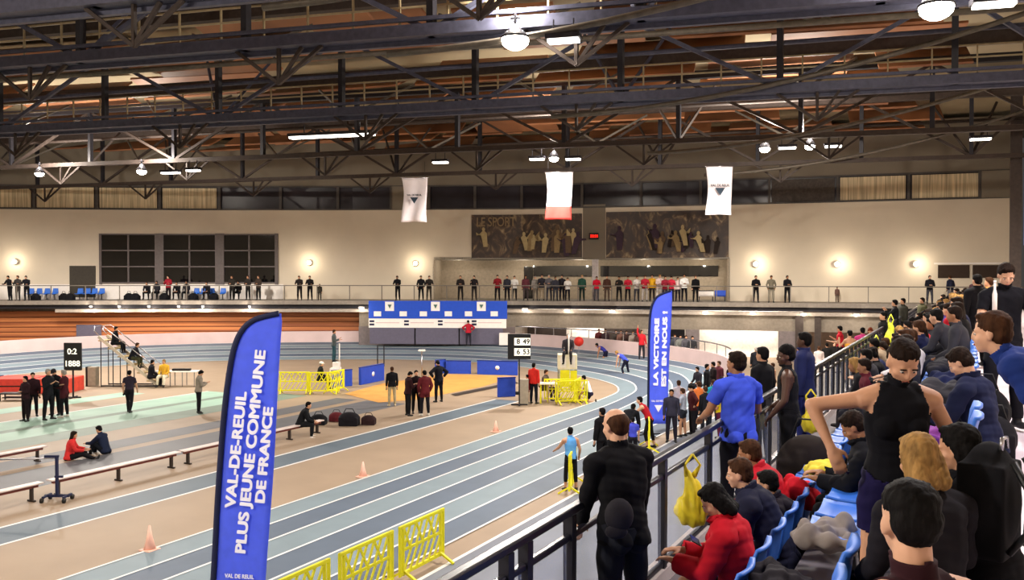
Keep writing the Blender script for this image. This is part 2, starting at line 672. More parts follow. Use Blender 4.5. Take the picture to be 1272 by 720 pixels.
# right side wall and its columns
MB().box((3.6, 26, 8), (.3, 76, 16)).build('wall_right', M_WALL, kind='structure')
c = P(1261, 343, 46)
MB().box((c.x, c.y, 9.6), (.55, .45, 12)).build('column_right', M_BRSTEEL, kind='structure')
MB().box((c.x + .95, c.y + 2, 9.2), (1.0, .12, 4)).build('trim_blue', mat('blue grey panel', '#59648c'), kind='structure')
# left / rear enclosure so lamp light bounces as in the hall
MB().poly([(-76, -12, 0), (-76, 40, 0), (-76, 40, 16), (-76, -12, 16)], [(0, 1, 2, 3)]).build('wall_left', M_WALL, kind='structure')
MB().poly([(-76, -12, 0), (4, -12, 0), (4, -12, 16), (-76, -12, 16)], [(0, 1, 2, 3)]).build('wall_back', M_WALL, kind='structure')

# ceiling: pale lining with rows of tilted timber baffles
MB().poly([(-77, -13, 15.9), (5, -13, 15.9), (5, 76, 15.9), (-77, 76, 15.9)], [(0, 1, 2, 3)]).build('ceiling', M_CPALE, kind='structure')
U = V((.9746, .2238, 0))
N_ = V((-.2238, .9746, 0))
rng = random.Random(3)
q = 6
row = 0
while q < 72:
    mb = MB()
    x = -66 + rng.uniform(-3, 0)
    while x < 22:
        L = rng.uniform(5, 11)
        tilt = math.radians(rng.choice([22, 30, 34, -14, 26]))
        w = rng.uniform(1.5, 2.3)
        ctr = U * (x + L / 2) + N_ * (q + rng.uniform(-.3, .3)) + V((0, 0, 15.2 + rng.uniform(-.25, .25)))
        if (U * (x + L) + N_ * q).x > 3.2:
            break
        R = Matrix.Rotation(math.atan2(U.y, U.x) + rng.uniform(-.06, .06), 3, 'Z') @ Matrix.Rotation(tilt, 3, 'X')
        mb.box(ctr, (L - rng.uniform(.2, 1.8), w, .1), rot=R)
        x += L
    mb.build('ceiling_baffles', M_CWOOD, kind='structure')
    q += 3.2
    row += 1

# ================================================================== ROOF TRUSSES
ANG = math.atan2(U.y, U.x)
TZ = 11.68


def truss(n_off, kind, label, x0=-75, x1=None, top=3.1, step=5.4, phase=0.0, zb=TZ):
    """one lattice girder, n_off = distance along N_ from the camera"""
    base = N_ * n_off
    x1 = (3.2 + base.x * -1) / U.x if x1 is None else x1
    root = empty('roof_truss', (base.x, base.y, 0), 0, label, 'truss', 'lattice girders under the roof')
    p = lambda x, z, d=0: U * x + N_ * d + V((0, 0, z))
    steel = M_STEEL if kind == 'catwalk' else M_BRSTEEL
    mb = MB()
    if kind == 'catwalk':
        mb.bar(p(x0, zb + .15), p(x1, zb + .15), .5, .3)
        mb.bar(p(x0, zb + .42, -.25), p(x1, zb + .42, -.25), .1)
        mb.bar(p(x0, zb - .05, .25), p(x1, zb - .05, .25), .14)
    else:
        mb.bar(p(x0, zb + .1), p(x1, zb + .1), .3, .22)
    mb.build('bottom_chord', steel, root)
    MB().bar(p(x0, zb + top), p(x1, zb + top), .3, .35).build('top_chord', M_DARK, root)
    x = x0 + phase
    i = 0
    while x < x1:
        MB().bar(p(x, zb), p(x, zb + top), .2).build('post', M_DARK, root)
        xa, xb = x, min(x + step, x1)
        if i % 2:
            xa, xb = xb, xa
        MB().bar(p(xa, zb + .15), p(xb, zb + top - .1), .13).build('brace', steel, root)
        if i % 3 == 1:
            MB().bar(p(x, zb + .1, 0), p(x + 1.6, zb + top - .2, 1.6), .1).bar(p(x, zb + .1, 0), p(x - 1.6, zb + top - .2, 1.6), .1).build('brace', steel, root)
        i += 1
        x += step
    if kind == 'catwalk':
        mb = MB()
        for z in (.95, 1.35):
            mb.bar(p(x0, zb + z, .42), p(x1, zb + z, .42), .05)
        x = x0
        while x < x1:
            mb.bar(p(x, zb + .3, .42), p(x, zb + 1.38, .42), .05)
            x += 1.35
        mb.build('handrail', mat('lamp lit rail', '#a09070', rough=.5), root)  # pale colour carries the lamp light falling on the rails
    # long pipe slung below the top chord
    MB().tube([p(x0, zb + top * .45, .55), p((x0 + x1) / 2, zb + top * .5, .5), p(x1, zb + top * .62, .5)], .085).build('pipe', steel, root)
    # curved tie climbing to the side wall on the right
    pts = []
    for k in range(13):
        t = k / 12
        pts.append(p(x1 - 17 + 17 * t, zb - .5 + 3.1 * t ** 1.8, -.5))
    MB().tube(pts, .085).build('curved_tie', M_STEELW, root)
    # V shaped struts hanging below the chord
    x = x0 + 3 + phase
    while x < x1 - 6:
        mb = MB()
        for dx in (-1.3, 0, .7, 1.3):
            mb.bar(p(x, zb - .95, 0), p(x + dx, zb, 0), .09)
        mb.build('hanging_strut', M_BRSTEEL, root)
        x += 8.2
    return root


truss(17.0, 'catwalk', 'blue grey catwalk truss nearest overhead, along the very top of the view', phase=1.2)
truss(21.1 + .2, 'catwalk', 'blue grey catwalk truss carrying the big glaring floodlight', phase=2.4)
truss(30.9, 'catwalk', 'catwalk truss with handrail in the middle distance above the bright strip light', phase=.6)
truss(41.1, 'truss', 'thin dark truss above the three hanging flags', phase=1.9)
truss(50.5, 'truss', 'farthest brown truss with V struts just before the far wall windows', phase=.2, top=3.4)
for i, n in enumerate((25.8, 35.6, 46.0)):
    b0 = N_ * n
    o = empty('roof_purlin', (b0.x, b0.y, 0), 0, ('brown roof beam behind the floodlight truss', 'brown roof beam between the middle catwalk and the flag truss', 'brown roof beam beyond the hanging flags')[i], 'beam')
    x1 = (3.2 - b0.x) / U.x
    MB().bar(U * -75 + V((0, 0, 14.3)), U * x1 + V((0, 0, 14.3)), .35, .5).build('beam', M_BRSTEEL, o)
    x = -74
    while x < x1 - 3:
        MB().bar(U * x + V((0, 0, 12.6)), U * (x + 2.4) + N_ * 2 + V((0, 0, 14.3)), .1).build('brace', M_STEELW, o)
        MB().bar(U * x + V((0, 0, 12.6)), U * (x - 2.4) + N_ * 2 + V((0, 0, 14.3)), .1).build('brace', M_STEELW, o)
        x += 9.5
    MB().tube([U * -75 + V((0, 0, 12.6)), U * x1 + V((0, 0, 12.6))], .09).build('tie_rod', M_STEELW, o)


# ================================================================== LAMPS
def floodlight(px, py, D, label, r=.28, power=1.0, pos=None):
    p = V(pos) if pos else P(px, py, D)
    o = empty('floodlight', p, ANG, label, 'floodlight', 'round high bay floodlights')
    MB().tube([(0, 0, .34), (0, 0, .22), (0, 0, .05), (0, 0, 0)], [.08, .16, r, r * 1.04], 16).build('housing', M_DARK, o)
    MB().ell((0, 0, -.03), (r * .96, r * .96, r * .7), nu=14, nv=8).build('lens', M_GLOW, o)
    MB().bar((0, 0, .3), (0, 0, .62), .06).bar((-.12, 0, .5), (.12, 0, .5), .05).build('bracket', M_DARK, o)
    L = bpy.data.lights.new('floodlight_beam', 'SPOT')
    L.energy = LAMP_W * power * 2.2
    L.spot_size = math.radians(172)
    L.spot_blend = .35
    L.shadow_soft_size = .25
    L.color = (1, .92, .83)
    lo = bpy.data.objects.new('floodlight_beam', L)
    COL.objects.link(lo)
    lo.parent = o
    lo.location = (0, 0, -.35)
    L = bpy.data.lights.new('floodlight_spill', 'POINT')
    L.energy = LAMP_W * power * .5
    L.shadow_soft_size = .12
    L.color = (1, .9, .78)
    lo = bpy.data.objects.new('floodlight_spill', L)
    COL.objects.link(lo)
    lo.parent = o
    lo.location = (0, 0, .8)
    return o


def strip_light(px, py, D, w, label, power=0):
    p = P(px, py, D)
    o = empty('strip_light', p, ANG, label, 'ceiling light', 'flat strip lights under the roof')
    MB().box((0, 0, .06), (w + .1, .4, .12)).build('housing', M_DARK, o)
    MB().box((0, 0, -.03), (w, .3, .08)).build('diffuser', M_GLOWD, o)
    MB().bar((-w / 3, 0, .1), (-w / 3, 0, .5), .03).build('hanger', M_DARK, o)
    MB().bar((w / 3, 0, .1), (w / 3, 0, .5), .03).build('hanger', M_DARK, o)
    return o


floodlight(640, 48, 21.5, 'big glaring floodlight near the top centre of the view', .36, .8)
floodlight(1163, 8, 19.0, 'big glaring floodlight at the top right corner', .38, .8)
floodlight(688, 196, 42.5, 'small floodlight above the white and red flag', .24)
floodlight(176, 212, 46.5, 'floodlight beside the long pale tube light over the left windows', .26)
floodlight(49, 215, 48, 'floodlight farthest left over the left balcony', .24)
floodlight(950, 184, 40.3, 'left one of the two floodlights right of the hanging flags', .25)
floodlight(1006, 181, 39.8, 'right one of the two floodlights right of the hanging flags', .24)
strip_light(700, 49, 21.3, .75, 'flat strip light just right of the big glaring floodlight')
strip_light(1235, 4, 18.6, .8, 'flat strip light in the top right corner beside the floodlight')
strip_light(212, 214, 46, 1.0, 'flat light right beside the left window floodlight')
strip_light(240, 211, 45.8, .7, 'flat light, second to the right of the left window floodlight')
strip_light(547, 201, 44, .75, 'lone flat light above the white flag with logo')
strip_light(667, 197, 43, .7, 'flat light left of the floodlight over the red ended flag')
strip_light(712, 197, 42.3, .7, 'flat light right of the floodlight over the red ended flag')
strip_light(978, 183, 40, .75, 'flat light between the two right floodlights')
strip_light(1035, 181, 39.5, .7, 'flat light right of the two right floodlights')
strip_light(1218, 172, 38.5, .8, 'flat light near the right side wall column')
o = strip_light(412, 168, 34.5, 3.6, 'long bright batten light below the middle catwalk')
# the same lamps carried on over the part of the hall beside and behind the viewpoint
for k, (x, y) in enumerate([(-20, 6), (-38, 10), (-56, 14), (-50, 0), (-48, 26), (-64, 24), (-9, -2), (-22, -8)]):  # last two are added to light the fronts of the feather flags
    floodlight(0, 0, 0, 'floodlight of the rows beside and behind the viewpoint', .26, .42 if k < 6 else .75, pos=(x, y, 11.2))
# white spotlight on the middle of the infield
for i, (x, y, tx, ty, e) in enumerate([(-26, 26, -30, 31, 2500), (-33, 20, -38, 29, 2500), (-24, 30, -23, 38, 2000), (-12, 22, -13, 30, 1500)]):
    L = bpy.data.lights.new('infield_spot', 'SPOT')
    L.energy = e
    L.spot_size = math.radians(60)
    L.spot_blend = .9
    L.color = (1, .95, .72)
    L.shadow_soft_size = .2
    lo = bpy.data.objects.new('infield_spot', L)
    COL.objects.link(lo)
    lo.location = (x, y, 11.4)
    lo.rotation_euler = (V((tx, ty, 0)) - lo.location).to_track_quat('-Z', 'Y').to_euler()

# round wall lamps that wash the far wall
for i, (px, wall, z, lb) in enumerate([(18, WALLP, 325, 'above the three people leaning at the left end'), (384, WALLP, 326, 'right of the three bay window'),
                                       (516, WALLP, 327, 'left of the gallery recess'), (939, WALLP, 328, 'just right of the gallery recess'),
                                       (1040, WALLP, 328, 'middle of the bare right wall'), (1138, WALLP, 328, 'next to the brown louvres')]):
    h, D = hit(wall, px)
    t = U
    p = P(px, z, D - .25)
    o = empty('wall_lamp', p, TH, 'round glowing wall lamp ' + lb, 'wall lamp', 'round lamps on the far wall')
    MB().tube([(0, .22, 0), (0, .05, 0)], [.14, .2], 14).build('back_plate', M_WHITE, o)
    MB().ell((0, 0, 0), (.17, .07, .17), nu=14, nv=8).build('globe', mat('globe glass', '#ffffff', noise=0, emit='#ffe9b8', es=5), o)
    L = bpy.data.lights.new('wall_lamp_light', 'POINT')
    L.energy = 55
    L.color = (1, .86, .66)
    L.shadow_soft_size = .15
    lo = bpy.data.objects.new('wall_lamp_light', L)
    COL.objects.link(lo)
    lo.parent = o
    lo.location = (0, -.5, 0)
# downlights in the balcony edge
for i, (px, py) in enumerate([(449, 382), (652, 384), (704, 385), (760, 386), (876, 388), (935, 389), (998, 390), (1064, 391), (113, 381), (148, 381), (185, 381), (222, 381), (252, 381), (310, 381)]):
    h, D = hit(BALC, px)
    p = P(px, py, D - .1)
    o = empty('balcony_downlight', p, TH, 'small downlight in the balcony edge, %s' % (
        'left of the blue banner', 'first to the right of the blue banner', 'second to the right of the blue banner', 'third to the right of the blue banner', 'over the bright white room, left one',
        'over the bright white room, right one', 'beside the brown post', 'over the brown lobby', 'leftmost over the timber wall', 'second over the timber wall', 'third over the timber wall',
        'fourth over the timber wall', 'fifth over the timber wall', 'rightmost over the timber wall')[i], 'downlight', 'downlights along the balcony edge')
    k = 1 if i < 8 else .45
    MB().tube([(0, 0, .1), (0, 0, 0)], .17 * k + .03, 12).build('trim_ring', M_WHITE, o)
    MB().ell((0, 0, -.01), (.2 * k, .16 * k, .08 * k), nu=12, nv=6).build('bulb', M_GLOWD, o)
    L = bpy.data.lights.new('downlight_beam', 'POINT')
    L.energy = 30 if i < 8 else 75
    L.shadow_soft_size = .05
    L.color = (1, .86, .7)
    lo = bpy.data.objects.new('downlight_beam', L)
    COL.objects.link(lo)
    lo.parent = o
    lo.location = (0, -.25, -.25)
# room lamps behind the openings under the balcony
for i, (px, e) in enumerate([(680, 90), (730, 260), (770, 120), (893, 260), (945, 260), (995, 60), (1055, 60)]):
    h, D = hit(offset(BALC, 2.3), px)
    L = bpy.data.lights.new('room_lamp', 'POINT')
    L.energy = e
    L.shadow_soft_size = .4
    L.color = (1, .93, .84)
    lo = bpy.data.objects.new('room_lamp', L)
    COL.objects.link(lo)
    lo.location = (h.x, h.y, 2.7)
for i, (px, e) in enumerate([(570, 60), (650, 80), (720, 80), (800, 90), (870, 90)]):  # fill lights without fixtures, added to brighten the gallery
    h, D = hit(offset(WALLP, 1.2), px)
    L = bpy.data.lights.new('gallery_fill', 'POINT')
    L.energy = e
    L.shadow_soft_size = .06
    L.color = (1, .9, .75)
    lo = bpy.data.objects.new('gallery_fill', L)
    COL.objects.link(lo)
    lo.location = (h.x, h.y, ZR - .4)
# walkway lamp on the near stand
L = bpy.data.lights.new('walkway_lamp', 'AREA')
L.energy = 500
L.size = 1.2
L.color = (1, .93, .96)
lo = bpy.data.objects.new('walkway_lamp', L)
COL.objects.link(lo)
lo.location = (2.2, 9, 10.5)

# ================================================================== FAR HALL FITTINGS
def rail_run(name, pts, z, label, h=1.05, step=2.3, m=M_CHROME, pw=.05, glass=False):
    o = empty(name, (pts[0][0], pts[0][1], z), 0, label, 'railing')
    base = V((pts[0][0], pts[0][1]))
    mb = MB()
    mb.tube([(p[0] - base.x, p[1] - base.y, h) for p in pts], .035, 6)
    mb.build('handrail', m, o)
    acc = 0
    n = 0
    for a, b in zip(pts[:-1], pts[1:]):
        a2, b2 = V(a[:2]) - base, V(b[:2]) - base
        L = (b2 - a2).length
        d = step - acc
        while d < L and n < 98:
            q = a2 + (b2 - a2) * (d / L)
            MB().box((q.x, q.y, h / 2), (pw, pw, h)).build('post', m, o)
            n += 1
            d += step
        acc = (acc + L) % step
    if glass:
        mb = MB()
        for a, b in zip(pts[:-1], pts[1:]):
            mb.bar((a[0] - base.x, a[1] - base.y, h * .48), (b[0] - base.x, b[1] - base.y, h * .48), .012, h * .8)
        mb.build('glass_panel', mat('clear glass panel', '#c8ccd0', rough=.1, noise=0, alpha=.18), o)
    return o


rail_run('balcony_railing', offset(BALC, .1), BZ, 'thin grey railing along the far balcony edge', m=mat('grey rail', '#6d665e', rough=.5))

# blue sponsor banner and grey boards on the balcony front
bn = offset(BALC, -.12)


def place_panel(name, poly, a, b, y1, y2, out, th, m, parent=None, z1=None, z2=None, **kw):
    mb = MB()
    panel(mb, poly, a, b, y1, y2, out, th, z1=z1, z2=z2)
    o = mb.build(name, m, parent)
    return tag(o, **kw)


ban = place_panel('banner', bn, 458, 630, 373.5, 395.5, 0, .05, M_BLUE, label='long royal blue banner hung on the far balcony edge', cat='banner')
for px in (484, 541, 598):
    place_panel('logo_patch', bn, px - 5.5, px + 5.5, 374.5, 386, .05, .01, M_WHITE, ban)
    mb = MB()
    h_, D_ = hit(bn, px)
    a = P(px - 2.5, 378, D_ - .1)
    b = P(px + 2.5, 378, D_ - .1)
    c_ = P(px, 383, D_ - .1)
    mb.prism([a, b, c_], (.0, -.005, 0)).build('logo', mat('logo grey', '#4a6a60', noise=0), ban)
for px in (469, 501, 526, 557, 582, 614):
    place_panel('sponsor_patch', bn, px - 4.5, px + 4.5, 386.5, 392.5, .05, .01, M_WHITE, ban)
ws = place_panel('white_strip_banner', bn, 458, 629, 395.7, 407, .0, .05, M_WHITE, label='white banner strip below the royal blue banner', cat='banner')
for px in (462, 505, 547, 589):
    for y in (397.5, 401.5):
        place_panel('dark_mark', bn, px - 3, px + 3, y, y + 2.4, .05, .01, M_NAVY, ws)
    place_panel('thin_line', bn, px + 5, px + 34, 400.3, 401, .05, .01, mat('pink line', '#c59aa0', noise=0), ws)
gb = None
for i, (a, b) in enumerate(((459, 515), (516, 570), (571, 625))):
    place_panel('grey_board', bn, a + .4, b - .4, 0, 0, 0, .06, M_GREY, z1=.78, z2=zat(60, 407.5), label='grey board under the banners, %s of three' % ('left', 'middle', 'right')[i], cat='board', group='grey boards under the banner')
place_panel('white_box', bn, 600 + 21, 633, 0, 0, .1, .5, M_WHITE, z1=.78, z2=1.6, label='small white box at the right end of the grey boards', cat='box')

# murals
def mural(a, b, y1, y2, label, seed):
    m = bpy.data.materials.new('sepia mural')
    m.use_nodes = True
    nt = m.node_tree
    bs = nt.nodes['Principled BSDF']
    tc = nt.nodes.new('ShaderNodeTexCoord')
    mp = nt.nodes.new('ShaderNodeMapping')
    mp.inputs['Location'].default_value = (seed, seed * 2, seed)
    mp.inputs['Scale'].default_value = (1.1, 1.1, .75)
    n = nt.nodes.new('ShaderNodeTexNoise')
    n.inputs['Scale'].default_value = 1.3
    n.inputs['Detail'].default_value = 5
    n.inputs['Distortion'].default_value = 1.6
    r = nt.nodes.new('ShaderNodeValToRGB')
    for pos, c in ((.0, '#1e130c'), (.46, '#32221a'), (.56, '#4a3626'), (.64, '#7a664a'), (.74, '#aa9470')):
        e = r.color_ramp.elements.new(pos)
        e.color = lin(c)
    nt.links.new(tc.outputs['Object'], mp.inputs[0])
    nt.links.new(mp.outputs[0], n.inputs['Vector'])
    nt.links.new(n.outputs['Fac'], r.inputs[0])
    nt.links.new(r.outputs[0], bs.inputs['Base Color'])
    o = place_panel('mural', WALLP, a, b, y1, y2, .02, .08, m, label=label, cat='mural')
    place_panel('frame', WALLP, a - 1, b + 1, y2, y2 + 1.5, .02, .14, M_CONC, o)
    return o


mu1 = mural(586, 723, 266, 320, 'left sepia mural with large lettering above the gallery', 3.1)
mu2 = mural(753, 905, 262, 320, 'right sepia mural of a crowd above the gallery', 8.7)
hw, Dw = hit(WALLP, 605)
tp = P(616, 276, Dw - .35)
an = math.atan2((hit(WALLP, 723)[0] - hit(WALLP, 586)[0]).y, (hit(WALLP, 723)[0] - hit(WALLP, 586)[0]).x)
M_SEP = mat('sepia pale print', '#8c785a', noise=.1)
text('lettering', 'LE SPORT', tp, .95, (math.pi / 2, 0, an), M_SEP, mu1, bold=.01, fit=2.9)


def mural_figures(mu, wallx, seed, n, xa, xb):
    """silhouettes of athletes printed on the mural, flat like the print"""
    r_ = random.Random(seed)
    for k in range(n):
        px = r_.uniform(xa, xb)
        base_y = 318 - r_.uniform(0, 14)
        h_, D_ = hit(WALLP, px)
        hgt = r_.uniform(20, 34)
        mb = MB()

        def F(x, y):
            return P(px + x * hgt / 30, base_y + y * hgt / 30, D_ - .36 - k * .004)
        le = r_.uniform(-6, 6)
        tor = [F(-3, 0), F(3, 0), F(3.5 + le * .4, -9), F(4.6 + le, -19), F(1.5 + le, -22), F(-1.5 + le, -22), F(-4.6 + le, -19), F(-3.5 + le * .4, -9)]
        mb.poly(tor, [tuple(range(8))])
        hd = [F(le + 2.3 * math.cos(a), -24.5 + 3 * math.sin(a)) for a in [i * math.pi / 4 for i in range(8)]]
        mb.poly(hd, [tuple(range(8))])
        s_ = r_.choice((-1, 1))
        mb.poly([F(le + s_ * 4, -19), F(le + s_ * 10, -14 - r_.uniform(0, 14)), F(le + s_ * 10.5, -12 - r_.uniform(0, 14)), F(le + s_ * 3.5, -16)], [(0, 1, 2, 3)])
        mb.build('printed_figure', r_.choice([mat('sepia a', '#8a7552'), mat('sepia b', '#5f4c3a'), mat('sepia c', '#a8966e'), mat('sepia d', '#241a16'), mat('sepia e', '#3c2c3a')]), mu)


mural_figures(mu1, 0, 5, 13, 638, 716)
mural_figures(mu1, 0, 6, 1, 600, 604)
mural_figures(mu2, 0, 9, 15, 806, 896)
mural_figures(mu2, 0, 11, 1, 768, 772)

o = place_panel('digital_clock', WALLP, 732.5, 744, 289.5, 297, .2, .18, M_BLACK, label='small black wall clock with red digits between the two murals', cat='clock')
h_, D_ = hit(WALLP, 738)
text('digits', '22:21', P(738.3, 293.2, D_ - .6), .26, (math.pi / 2, 0, an), mat('red digits', '#ff2a20', noise=0, emit='#ff2010', es=2), o, bold=.008)

# tables and benches in the gallery
for i, (a, b) in enumerate(((868, 886), (888, 901))):
    h1, D1 = hit(offset(BALC, 2.2), (a + b) / 2)
    o = empty('gallery_table', (h1.x, h1.y, BZ), an, ('white covered table at the right end of the gallery', 'blue covered counter at the right end of the gallery')[i], 'table')
    wd = (b - a) * D1 / FPX
    MB().box((0, 0, .72), (wd, .7, .06)).build('table_top', M_BLACK if i == 0 else M_BLUE, o)
    MB().box((0, -.33, .52), (wd, .03, .36)).build('cloth', M_WHITE if i == 0 else M_BLUE, o)
    for sx in (-1, 1):
        MB().bar((sx * wd * .45, 0, 0), (sx * wd * .45, 0, .7), .06).build('leg', M_DARK, o)

# three hanging flags
def hanging_flag(px, py0, py1, D, w, label, kind):
    top = P(px, py0, D)
    h = (py1 - py0) * D / FPX
    o = empty('hanging_flag', top, TH, label, 'flag')
    nx, nz = 12, 18
    mb = MB()
    P_ = []
    for j in range(nz + 1):
        for i in range(nx + 1):
            u, v = i / nx - .5, j / nz
            P_.append((u * w * (1 - .10 * math.sin(v * math.pi) * (1 if i else 1)) + .04 * math.sin(v * 5) , .06 * math.sin(u * 9 + v * 3) * (.3 + v) + .05 * math.sin(v * 7), -v * h - .06 * abs(u) * (v > .9)))
    fs = []
    fr = []
    for j in range(nz):
        for i in range(nx):
            f = (j * (nx + 1) + i, (j + 1) * (nx + 1) + i, (j + 1) * (nx + 1) + i + 1, j * (nx + 1) + i + 1)
            (fr if (kind == 'red' and j >= nz * .68) else fs).append(f)
    vs = [mb.bm.verts.new(p) for p in P_]
    for lst, mi in ((fs, 0), (fr, 1)):
        for f in lst:
            fc = mb.bm.faces.new([vs[k] for k in f])
            fc.material_index = mi
            fc.smooth = True
    cl = mb.build('cloth', [mat('white flag cloth', '#f0eaf2', rough=.9, noise=.03), mat('red flag cloth', '#c23a34', rough=.9, noise=.05)], o)
    sd = cl.modifiers.new('thick', 'SOLIDIFY')
    sd.thickness = .012
    MB().tube([(-w * .55, 0, .02), (w * .55, 0, .02)], .025, 6).build('top_bar', M_CHROME, o)
    mb = MB()
    mb.bar((-w * .4, 0, 0), (-w * .4, 0, max(.3, TZ - top.z)), .015).bar((w * .4, 0, 0), (w * .4, 0, max(.3, TZ - top.z)), .015)
    mb.build('cable', M_DARK, o)
    if kind != 'red':
        dk = mat('flag print', '#141c28', noise=0)
        text('lettering', 'VAL DE REUIL', (0, -.22, -h * .40), .17 if kind == 'big' else .13, (math.pi / 2, 0, 0), dk, o, bold=.006)
        k = 1 if kind == 'big' else .8
        mb = MB()
        for s_, e in ((1, .0), (.62, .01)):
            pass
        mb.prism([(-.27 * k, -.22, -h * .45), (.27 * k, -.22, -h * .45), (0, -.22, -h * .45 - .42 * k)], (0, .01, 0)).build('emblem', mat('flag emblem', '#2c3c4c', noise=0), o)
    return o


hanging_flag(515, 221, 275, 47, 1.38, 'white flag with small logo hanging left of the other two', 'small')
hanging_flag(694.5, 214, 272, 45, 1.4, 'white flag with red lower end hanging in the middle', 'red')
hanging_flag(893.5, 207, 266, 47.5, 1.45, 'white flag with grey triangle emblem hanging in front of the right mural', 'big')

# row of blue chairs behind the left balcony railing
def shell_seat():
    """one moulded seat: pan, curved back, bracket; faces +y, pan height .45"""
    o = empty('stadium_chair')
    prof = [(.22, .40), (.21, .445), (.12, .43), (-.06, .425), (-.16, .46), (-.205, .60), (-.225, .76), (-.25, .83), (-.28, .83)]
    nx = 8
    mb = MB()
    P_ = []
    for (y, z) in prof:
        for i in range(nx + 1):
            u = i / nx * 2 - 1
            wv = .215 - .03 * max(0, (z - .6) / .2)
            P_.append((u * wv, y + .03 * u * u * (1 if z > .5 else 0), z + .03 * u * u * (1 if z < .5 else 0)))
    F_ = [(j * (nx + 1) + i, (j + 1) * (nx + 1) + i, (j + 1) * (nx + 1) + i + 1, j * (nx + 1) + i + 1) for j in range(len(prof) - 1) for i in range(nx)]
    mb.poly(P_, F_, 0, True)
    sh = mb.build('seat_shell', M_SEAT, o)
    sd = sh.modifiers.new('thick', 'SOLIDIFY')
    sd.thickness = .022
    MB().bar((0, -.05, .42), (0, -.1, 0), .05).bar((-.15, 0, .40), (.15, 0, .40), .04).bar((-.12, -.1, .015), (.12, -.1, .015), .12, .03).build('bracket', M_DARK, o)
    return o


seat0 = shell_seat()
tag(seat0, cat='chair')
seat_used = [False]


def seat(x, y, z, rz, label, group):
    if not seat_used[0]:
        o = seat0
        seat_used[0] = True
    else:
        o = copy_tree(seat0)
    o.location = (x, y, z)
    o.rotation_euler = (0, 0, rz)
    o['label'] = label
    o['group'] = group
    return o


ORD = ['first', 'second', 'third', 'fourth', 'fifth', 'sixth', 'seventh', 'eighth', 'ninth', 'tenth', 'eleventh', 'twelfth', 'thirteenth', 'fourteenth', 'fifteenth', 'sixteenth', 'seventeenth', 'eighteenth',
       'nineteenth', 'twentieth', 'twenty-first', 'twenty-second', 'twenty-third', 'twenty-fourth', 'twenty-fifth', 'twenty-sixth', 'twenty-seventh', 'twenty-eighth', 'twenty-ninth', 'thirtieth', 'thirty-first',
       'thirty-second', 'thirty-third', 'thirty-fourth', 'thirty-fifth', 'thirty-sixth', 'thirty-seventh', 'thirty-eighth', 'thirty-ninth', 'fortieth']
gl = offset(BALC, 2.6)
for i, px in enumerate((37, 47, 57, 67, 98, 107, 116, 125, 243, 252, 262, 276)):
    h1, D1 = hit(gl, px)
    seat(h1.x, h1.y, BZ, math.pi + .45, '%s blue chair from the left in the row on the left balcony' % ORD[i], 'blue chairs on the left balcony')

# ------------------------------------------------------------------ infield equipment
FLAGW = mat('flag lettering white', '#f4f4ff', rough=.7, noise=0)


def feather_flag(px, D, left, right, s, z0, lines, label, lean=0):
    """left/right: outline points in metres (x to the right, z up) measured from the foot"""
    x, y = XY(px, D)
    o = empty('feather_flag', (x, y, 0), TH, label, 'feather flag', 'tall blue feather flags beside the track')
    n = len(left)
    out = []
    mb = MB()
    Nn = 40
    zl = [p[1] for p in left]
    zr = [p[1] for p in right]
    xl = lambda z: float(np.interp(z, zl, [p[0] for p in left]))
    xr = lambda z: float(np.interp(z, zr, [p[0] for p in right]))
    ztop = zl[-1]
    P_ = []
    nx = 8
    for j in range(Nn + 1):
        z = z0 + (ztop - z0) * (1 - (1 - j / Nn) ** 1.4)
        a, b = xl(z), max(xr(z), xl(z) + .01)
        for i in range(nx + 1):
            u = i / nx
            P_.append((a + (b - a) * u, .03 * math.sin(z * 2.2 + u * 2) * u, z))
    mb.poly(P_, [(j * (nx + 1) + i, j * (nx + 1) + i + 1, (j + 1) * (nx + 1) + i + 1, (j + 1) * (nx + 1) + i) for j in range(Nn) for i in range(nx)], 0, True)
    cl = mb.build('cloth', M_FLAG, o)
    sd = cl.modifiers.new('thick', 'SOLIDIFY')
    sd.thickness = .006
    pts = [(p[0] - .02, .0, p[1]) for p in left]
    sm = catmull([pts[0]] + pts + [pts[-1]], 6)
    w = .045 * s
    mb = MB()
    Q = []
    for p in sm:
        Q.append(p)
    mb.tube([(p.x, 0, p.z) for p in Q if p.z > z0], w, 6).build('pole_sleeve', M_NAVY, o)
    MB().tube([(left[0][0], 0, 0), (left[0][0] * .5 + xl(z0) * .5, 0, z0 * .5), (xl(z0) - .02, 0, z0 + .05)], .025, 8).build('pole', M_DARK, o)
    mb = MB()
    for k in range(4):
        a = k * math.pi / 2 + .4
        mb.bar((0, 0, .05), (.5 * math.cos(a), .5 * math.sin(a), .03), .05, .03)
    mb.build('cross_base', M_DARK, o)
    for (body, cx, cz, size, tilt, bold, sx) in lines:
        yaw = 0
        t = text('lettering', body, (cx, -.05, cz), size, (0, 0, 0), FLAGW, o, bold=bold, fit=sx, extrude=.001)
        t.rotation_euler = Matrix(((math.cos(tilt), -math.sin(tilt), 0), (0, 0, -1), (math.sin(tilt), math.cos(tilt), 0))).to_euler()
    return o


s1 = 87.1


def f1(px, py):
    return ((px - 256) / s1, (822 - py) / s1)


